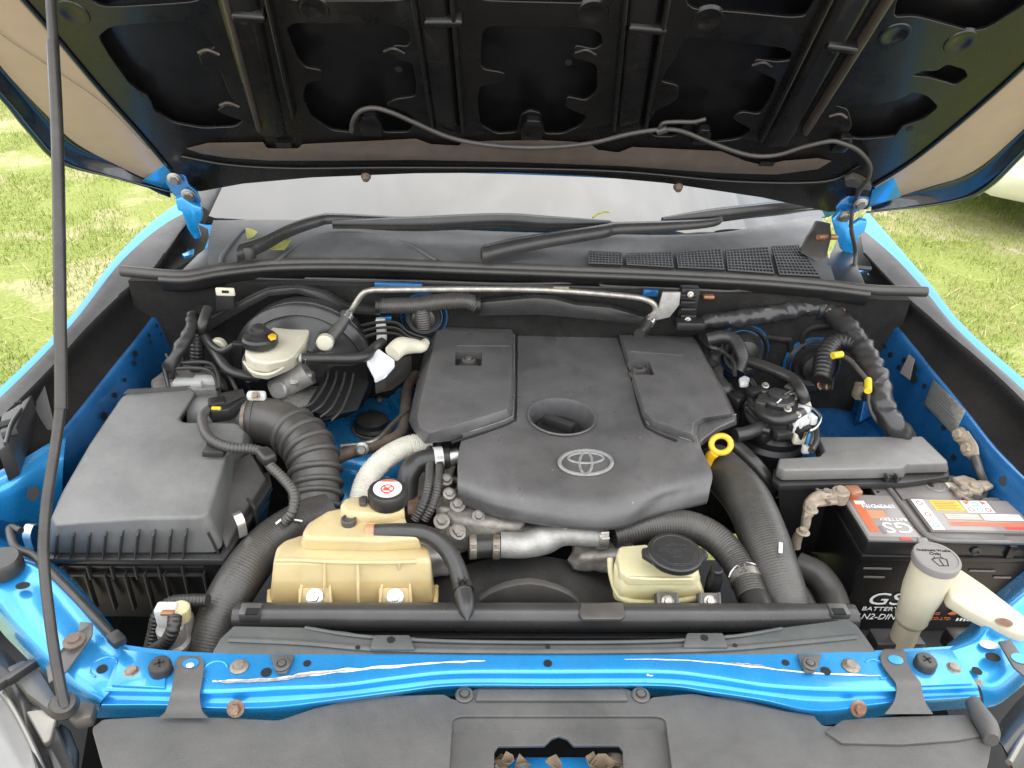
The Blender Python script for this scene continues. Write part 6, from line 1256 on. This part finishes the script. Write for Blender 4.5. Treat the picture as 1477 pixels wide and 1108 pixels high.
prism('label_base', rc(.385, 1.0, .11, .575, .0056), .0054, 'battery_handle', lidb, .0008)
def lb(u0, u1, v0, v1, m_, k=0): prism('label_block', rc(u0, u1, v0, v1, .0066+.0004*k), .0003, m_, L2_, 0)
lb(.40, .47, .13, .555, 'white_print'); lb(.505, .68, .40, .55, 'yellow_print'); lb(.69, .85, .38, .55, 'white_print'); lb(.86, .985, .40, .55, 'label_grey'); lb(.53, .74, .27, .36, 'orange_pale'); lb(.75, .98, .275, .36, 'white_print'); lb(.52, .995, .19, .25, 'orange_pale'); lb(.83, .995, .15, .185, 'red')
for k, (u, v, m_) in enumerate(((.72, .52, 'orange'), (.77, .50, 'blue_print'), (.82, .52, 'orange'), (.72, .42, 'red'), (.77, .42, 'blue_print'), (.82, .42, 'red'), (.435, .50, 'red'), (.435, .34, 'red'), (.435, .19, 'blue_print'))):
    lathe('hazard_symbol', [(.005, 0), (.005, .0003), (.0034, .0003), (.0034, 0)] if m_ != 'orange' else [(.006, 0), (.006, .0003), (0, .0003)], bp_(u, v, .0067), m_, L2_, seg=3 if m_ == 'orange' else 16)
for i in range(5): prism('print_line', rc(.52, .66-.02*(i % 2), .42+.025*i, .428+.025*i, .0068), .0002, 'orange', L2_, 0)
for i in range(3):
    prism('print_line', rc(.535, .73, .285+.025*i, .295+.025*i, .0068), .0002, 'white_print', L2_, 0); prism('print_line', rc(.76, .95, .285+.024*i, .291+.024*i, .0068), .0002, 'orange_pale', L2_, 0)
    prism('print_line', rc(.53, .985, .195+.018*i, .201+.018*i, .0068), .0002, 'red', L2_, 0)
# printing on the front of the case
fx = exb; fy = (bp_(.5, .02, -.036)-bp_(.5, .03, -.19)).normalized(); fz = fx.cross(fy)
fp = lambda u, h: bp_(u, .012, -.036) - fy*h - eyb*.0018 - eyb*.0007 + V((0, 0, 0))
text('front_letters', 'GS', fp(.115, .094), fx, fy, .036, 'white_print', case, shear=.15, wide=1.35)
text('front_letters', 'BATTERY', fp(.107, .1075), fx, fy, .0115, 'white_print', case, shear=.1, wide=1.25)
text('front_letters', 'LN2-DIN', fp(.092, .127), fx, fy, .0175, 'white_print', case, shear=.2, wide=.95)
text('front_letters', 'THAILAND', fp(.43, .115), fx, fy, .0085, 'orange', case, shear=.2); text('front_letters', 'BATTERY CO.,LTD.', fp(.40, .126), fx, fy, .0085, 'orange', case, shear=.2)
for k in range(5):
    q = fp(.70+k*.022, .122); prism('front_print', [q, q+fx*.0035, q+fx*.003-fy*.006, q-fx*.0005-fy*.006], eyb*.0006, 'white_print', case, 0)
q = fp(.78, .082); prism('front_flash', [q, q+fx*.035+fy*.012, q+fx*.03-fy*.008, q+fx*.004-fy*.012], eyb*.0006, 'orange', case, 0)
q = fp(.63, .112); prism('front_flash', [q, q+fx*.012+fy*.009, q+fx*.016+fy*.009, q+fx*.014-fy*.002, q+fx*.006-fy*.003], eyb*.0006, 'orange', case, 0)
for u, h, w in ((.03, .016, .16), (.05, .034, .12), (.42, .017, .15), (.64, .017, .15), (.80, .03, .1)):
    q = fp(u, h); prism('case_rib', [q, q+fx*(w*LX), q+fx*(w*LX)-fy*.0035, q-fy*.0035], eyb*.0008, 'battery_lid', case, 0)
for u in (.72,): lathe('front_vent', [(.007, 0), (.007, .002), (.004, .003), (.004, .001), (0, .001)], bp_(u-.10, -.012, -.014), 'plastic', bt, ax=-eyb, seg=18)
prism('vent_recess', [bp_(.80, -.002, -.002), bp_(.84, -.002, -.002), bp_(.84, -.002, -.024), bp_(.80, -.002, -.024)], -eyb*.004, 'battery_case', bt, 0)
# terminals and cables
def terminal(px, py, z, rz, label, flip):
    t = thing('terminal_clamp', label, 'battery clamp', P(px, py, z=z-.02)); M = Matrix.Rotation(R_(rz), 3, 'Z'); c = P(px, py, z=z)
    f = lambda x, y, h=0.: c + M @ V((x, y, h))
    lathe('post_ring', [(.006, -.014), (.0135, -.014), (.014, .004), (.0125, .006), (.0088, .006), (.0082, .010), (.007, .011), (0, .011)], c, 'terminal', t, seg=22)
    prism('clamp_arm', [f(-.010, -.010, .004), f(-.034, -.008, .004), (f(-.038, .0, .004)), f(-.034, .008, .004), f(-.010, .010, .004)], .010, 'terminal', t, .002, 2)
    bolt(t, f(-.026, .0, .004), .0065, 'zinc'); tube('clamp_bolt', [f(-.030, -.018, -.002), f(-.030, .018, -.002)], .0032, 'zinc', t, res=8)
    prism('cable_lug', [f(.012, -.012, .007), f(.034, -.010, .007), f(.036, .010, .007), f(.012, .012, .007)], .008, 'copper' if flip else 'terminal', t, .003)
    return t
t1 = terminal(1212, 712, 1.06, 10, 'corroded left battery clamp with a fat dusty cable', True)
tube('cable', [P(a, b, z=z) for a, b, z in ((1196, 715, 1.06), (1180, 716, 1.06), (1168, 726, 1.05), (1164, 744, 1.04), (1160, 762, 1.02), (1150, 775, 1.0), (1148, 790, .98))], [.008, .0085, .0085, .008, .007, .0075, .007], 'terminal', t1, res=12, rough=.12)
prism('fuse_link', PP([(1162, 722), (1176, 712), (1206, 716), (1210, 724), (1180, 728), (1174, 742), (1160, 744)], 1.058), .006, 'terminal', t1, .0015)
for q in ((1186, 714), (1170, 736), (1158, 768)): bolt(t1, P(*q, z=1.058 if q[1] < 750 else 1.03), .007, 'terminal')
t2 = terminal(1404, 706, 1.055, 20, 'corroded right battery clamp in front of the blue side panel', False)
prism('clamp_strap', PP([(1374, 688), (1390, 685), (1406, 690), (1418, 702), (1410, 710), (1398, 706)], 1.062), .006, 'terminal', t2, .0015)
gs = thing('ground_cable', 'grey ground cable bolted to the blue inner fender above the battery', 'cable', P(1400, 660, z=1.0))
g0, gn = on_wall(1388, 628, 1, 0, .012); g1 = on_wall(1400, 648, 1, 0, .012)[0]; g2 = on_wall(1406, 660, 1, 0, .014)[0]; g3 = on_wall(1413, 680, 1, 0, .016)[0]
tube('lug', [g0, g1, g2], [.013, .014, .009], 'terminal', gs, res=10, flat=.5, flatdir=gn)
bolt(gs, g0+gn*.006, .009, 'terminal', ax=gn); bolt(gs, g1+gn*.006, .009, 'terminal', ax=gn)
tube('cable', [g2, g3, P(1420, 700, z=1.05), P(1416, 716, z=1.04), P(1404, 718, z=1.05)], [.008, .007, .007, .007, .008], 'rubber_grey', gs, res=10)
# ================================================================ washer filler neck
wf = thing('washer_filler', 'cream washer filler neck with a grey flip cap at the right front', 'filler neck', P(1328, 936, z=.95))
cw = P(1351, 805, z=1.125)
lathe('neck', [(.0165, -.21), (.0172, -.118), (.0195, -.115), (.0215, -.108), (.0205, -.102), (.0222, -.096), (.0225, -.080), (.0245, -.070), (.0262, -.055), (.0265, -.035), (.0262, -.006)], cw, 'washer_white', wf, seg=36)
wcap = lathe('cap', [(.0285, -.010), (.0295, -.006), (.0295, .001), (.0282, .003), (.0255, .0032), (.0250, .0022), (0, .0022)], cw, 'cap_grey', wf, seg=44)
prism('cap_tab', [cw+V((x, y, .002)) for x, y in ((-.010, .028), (.004, .029), (.006, .038), (-.008, .038))], .004, 'cap_grey', wcap, .0012)
text('cap_print', 'Windshield Washer', cw+V((0, .010, .0024)), (1, -.05, 0), (0, 1, 0), .0064, 'black', wcap, align='CENTER'); text('cap_print', 'Only', cw+V((0, .003, .0024)), (1, -.05, 0), (0, 1, 0), .0078, 'black', wcap, align='CENTER')
sy = lambda x, y: cw+V((x, y-.011, .0026))
for pts in (((-.010, .006), (-.006, -.006), (.006, -.006), (.010, .006)), ((-.010, .006), (0, .009), (.010, .006)), ((0, -.006), (0, .006)), ((-.004, .011), (-.006, .008)), ((.004, .011), (.006, .008))):
    tube('wash_symbol', [sy(*p) for p in pts], .0007, 'black', wcap, res=5, sm=1, flat=.4, flatdir=V((0, 0, 1)))
AT = [(1358, 822), (1385, 818), (1420, 842), (1477, 886), (1496, 908), (1484, 916), (1465, 912), (1440, 900), (1400, 880), (1372, 862)]
prism('arm', PP(AT, [1.095, 1.10, 1.095, 1.085, 1.080, 1.080, 1.080, 1.080, 1.082, 1.085]), V((0, .004, -.022)), 'washer_white', wf, .005, 3)
disc('arm_slot', 1448, 898, 1.0838, .007, 'rusty', wf, 1.6)
# ================================================================ sensor by the left hose
hn = thing('pressure_valve', 'small aluminium valve with a cream cap and looped conduits at the left front', 'valve', P(246, 930, z=.95))
vb = P(246, 905, z=1.0)
lathe('valve_body', [(.020, -.06), (.020, -.03), (.021, -.028), (.021, -.022), (.017, -.018), (.017, .004), (0, .005)], P(246, 908, z=1.015), 'aluminium', hn, seg=28)
prism('valve_block', [vb+V((x, y, .015)) for x, y in ((-.002, -.012), (.026, -.012), (.028, .014), (.0, .014))], .07, 'aluminium', hn, .003)
lathe('valve_cap', [(.0125, -.01), (.0135, .0), (.0135, .009), (.011, .011), (0, .011)], P(260, 884, z=1.030), 'tank_yellow', hn, seg=22, knurl=.97)
box('plug', P(242, 888, z=1.028), .026, .018, .034, 'white_plastic', hn, bev=.003); box('plug_core', P(242, 884, z=1.046), .016, .008, .004, 'copper', hn, bev=.001)
hose('valve_conduit', [(300, 866), (268, 866), (244, 870), (228, 886), (222, 910), (216, 936)], [1.04, 1.035, 1.03, 1.02, 1.0, .98], .0075, 'corrugated conduit arching over the small aluminium valve', 'rubber', res=12, rib=(.005, .0012))
hose('valve_conduit', [(252, 890), (250, 906), (240, 926), (222, 938)], [1.045, 1.04, 1.02, 1.0], .0078, 'short corrugated conduit looping in front of the aluminium valve', 'rubber', res=12, rib=(.005, .0012))
hose('front_cable', [(30, 766), (14, 762), (22, 790), (46, 800), (70, 822), (110, 862), (150, 905), (172, 930)], [1.10, 1.10, 1.10, 1.095, 1.09, 1.08, 1.07, 1.06], .0052, 'black hood release cable along the blue left apron', res=10)
tag(box('cable_tie', P(168, 922, z=1.068), .02, .016, .012, 'plastic_dark', None, Matrix.Rotation(R_(-40), 3, 'Z'), .003), 'black cable clip on the left apron edge', 'clip')
# dark engine bay clutter between battery and radiator hose
tag(box('battery_tray', (P(1330, 900, z=.86).x, P(1330, 900, z=.86).y+.06, .845), .34, .24, .02, 'plastic_dark', None, bev=.004), 'dark battery tray under the black battery', 'tray')
for k, (px, py) in enumerate(((1290, 928), (1400, 926))): tag(box('tray_bracket', P(px, py, z=.96), .07, .03, .03, 'plastic_smooth', None, bev=.003), 'dark tray bracket %s of the washer filler neck' % ('left' if k == 0 else 'right'), 'bracket')
hose('battery_side_hose', [(1150, 815), (1180, 830), (1200, 860), (1210, 900)], [.95, .95, .94, .93], .022, 'dusty dark hose low beside the left side of the battery', 'rubber_grey', res=14)
tube('bracket_bar', [P(1160, 850, z=.97), P(1175, 878, z=.96)], .006, 'plastic_smooth', hn, res=6)
# ================================================================ leaves
def leaf(name, pts, z, mt, label, group=None, curl=.006):
    P3 = [P(a, b, z=z) for a, b in pts]; c = sum(P3, V((0, 0, 0)))/len(P3); bm = bmesh.new(); cv = bm.verts.new(c-V((0, 0, curl)))
    vs = [bm.verts.new(p+V((0, 0, random.uniform(-.2, 1)*curl))) for p in P3]
    for i in range(len(vs)): bm.faces.new((cv, vs[i], vs[(i+1) % len(vs)]))
    bmesh.ops.recalc_face_normals(bm, faces=bm.faces); bmesh.ops.solidify(bm, geom=list(bm.faces), thickness=.0005)
    return tag(frombm(name, bm, mt, None, 60), label, 'leaf', group)
leaf('leaf', [(354, 332), (362, 330), (372, 336), (366, 344), (357, 347)], 1.275, 'leaf', 'small yellow-green leaf left of the left wiper arm')
leaf('leaf', [(382, 358), (396, 346), (412, 344), (420, 350), (410, 360), (394, 362)], 1.272, 'leaf', 'yellow-green leaf lying under the left wiper arm')
tag(tube('grass_stem', [P(855, 314, z=1.30), P(862, 309, z=1.305), P(872, 306, z=1.31), P(879, 306, z=1.31)], .0022, 'leaf', None, res=6), 'yellow-green stem stuck on the windscreen above the wiper', 'stem')
random.seed(11)
for k in range(7):
    cx_, cy_ = random.uniform(722, 895), random.uniform(1094, 1112); s = random.uniform(10, 22); a0 = random.random()*6
    leaf('dry_leaf', [(cx_+math.cos(a0+t)*s*random.uniform(.5, 1), cy_+math.sin(a0+t)*s*.6*random.uniform(.5, 1)) for t in (0, 1, 2, 3.1, 4.2, 5.2)], random.uniform(.984, 1.0), 'dry_leaf', 'dry brown leaf lying in the hood latch opening', 'dry leaves in the latch opening', .012)
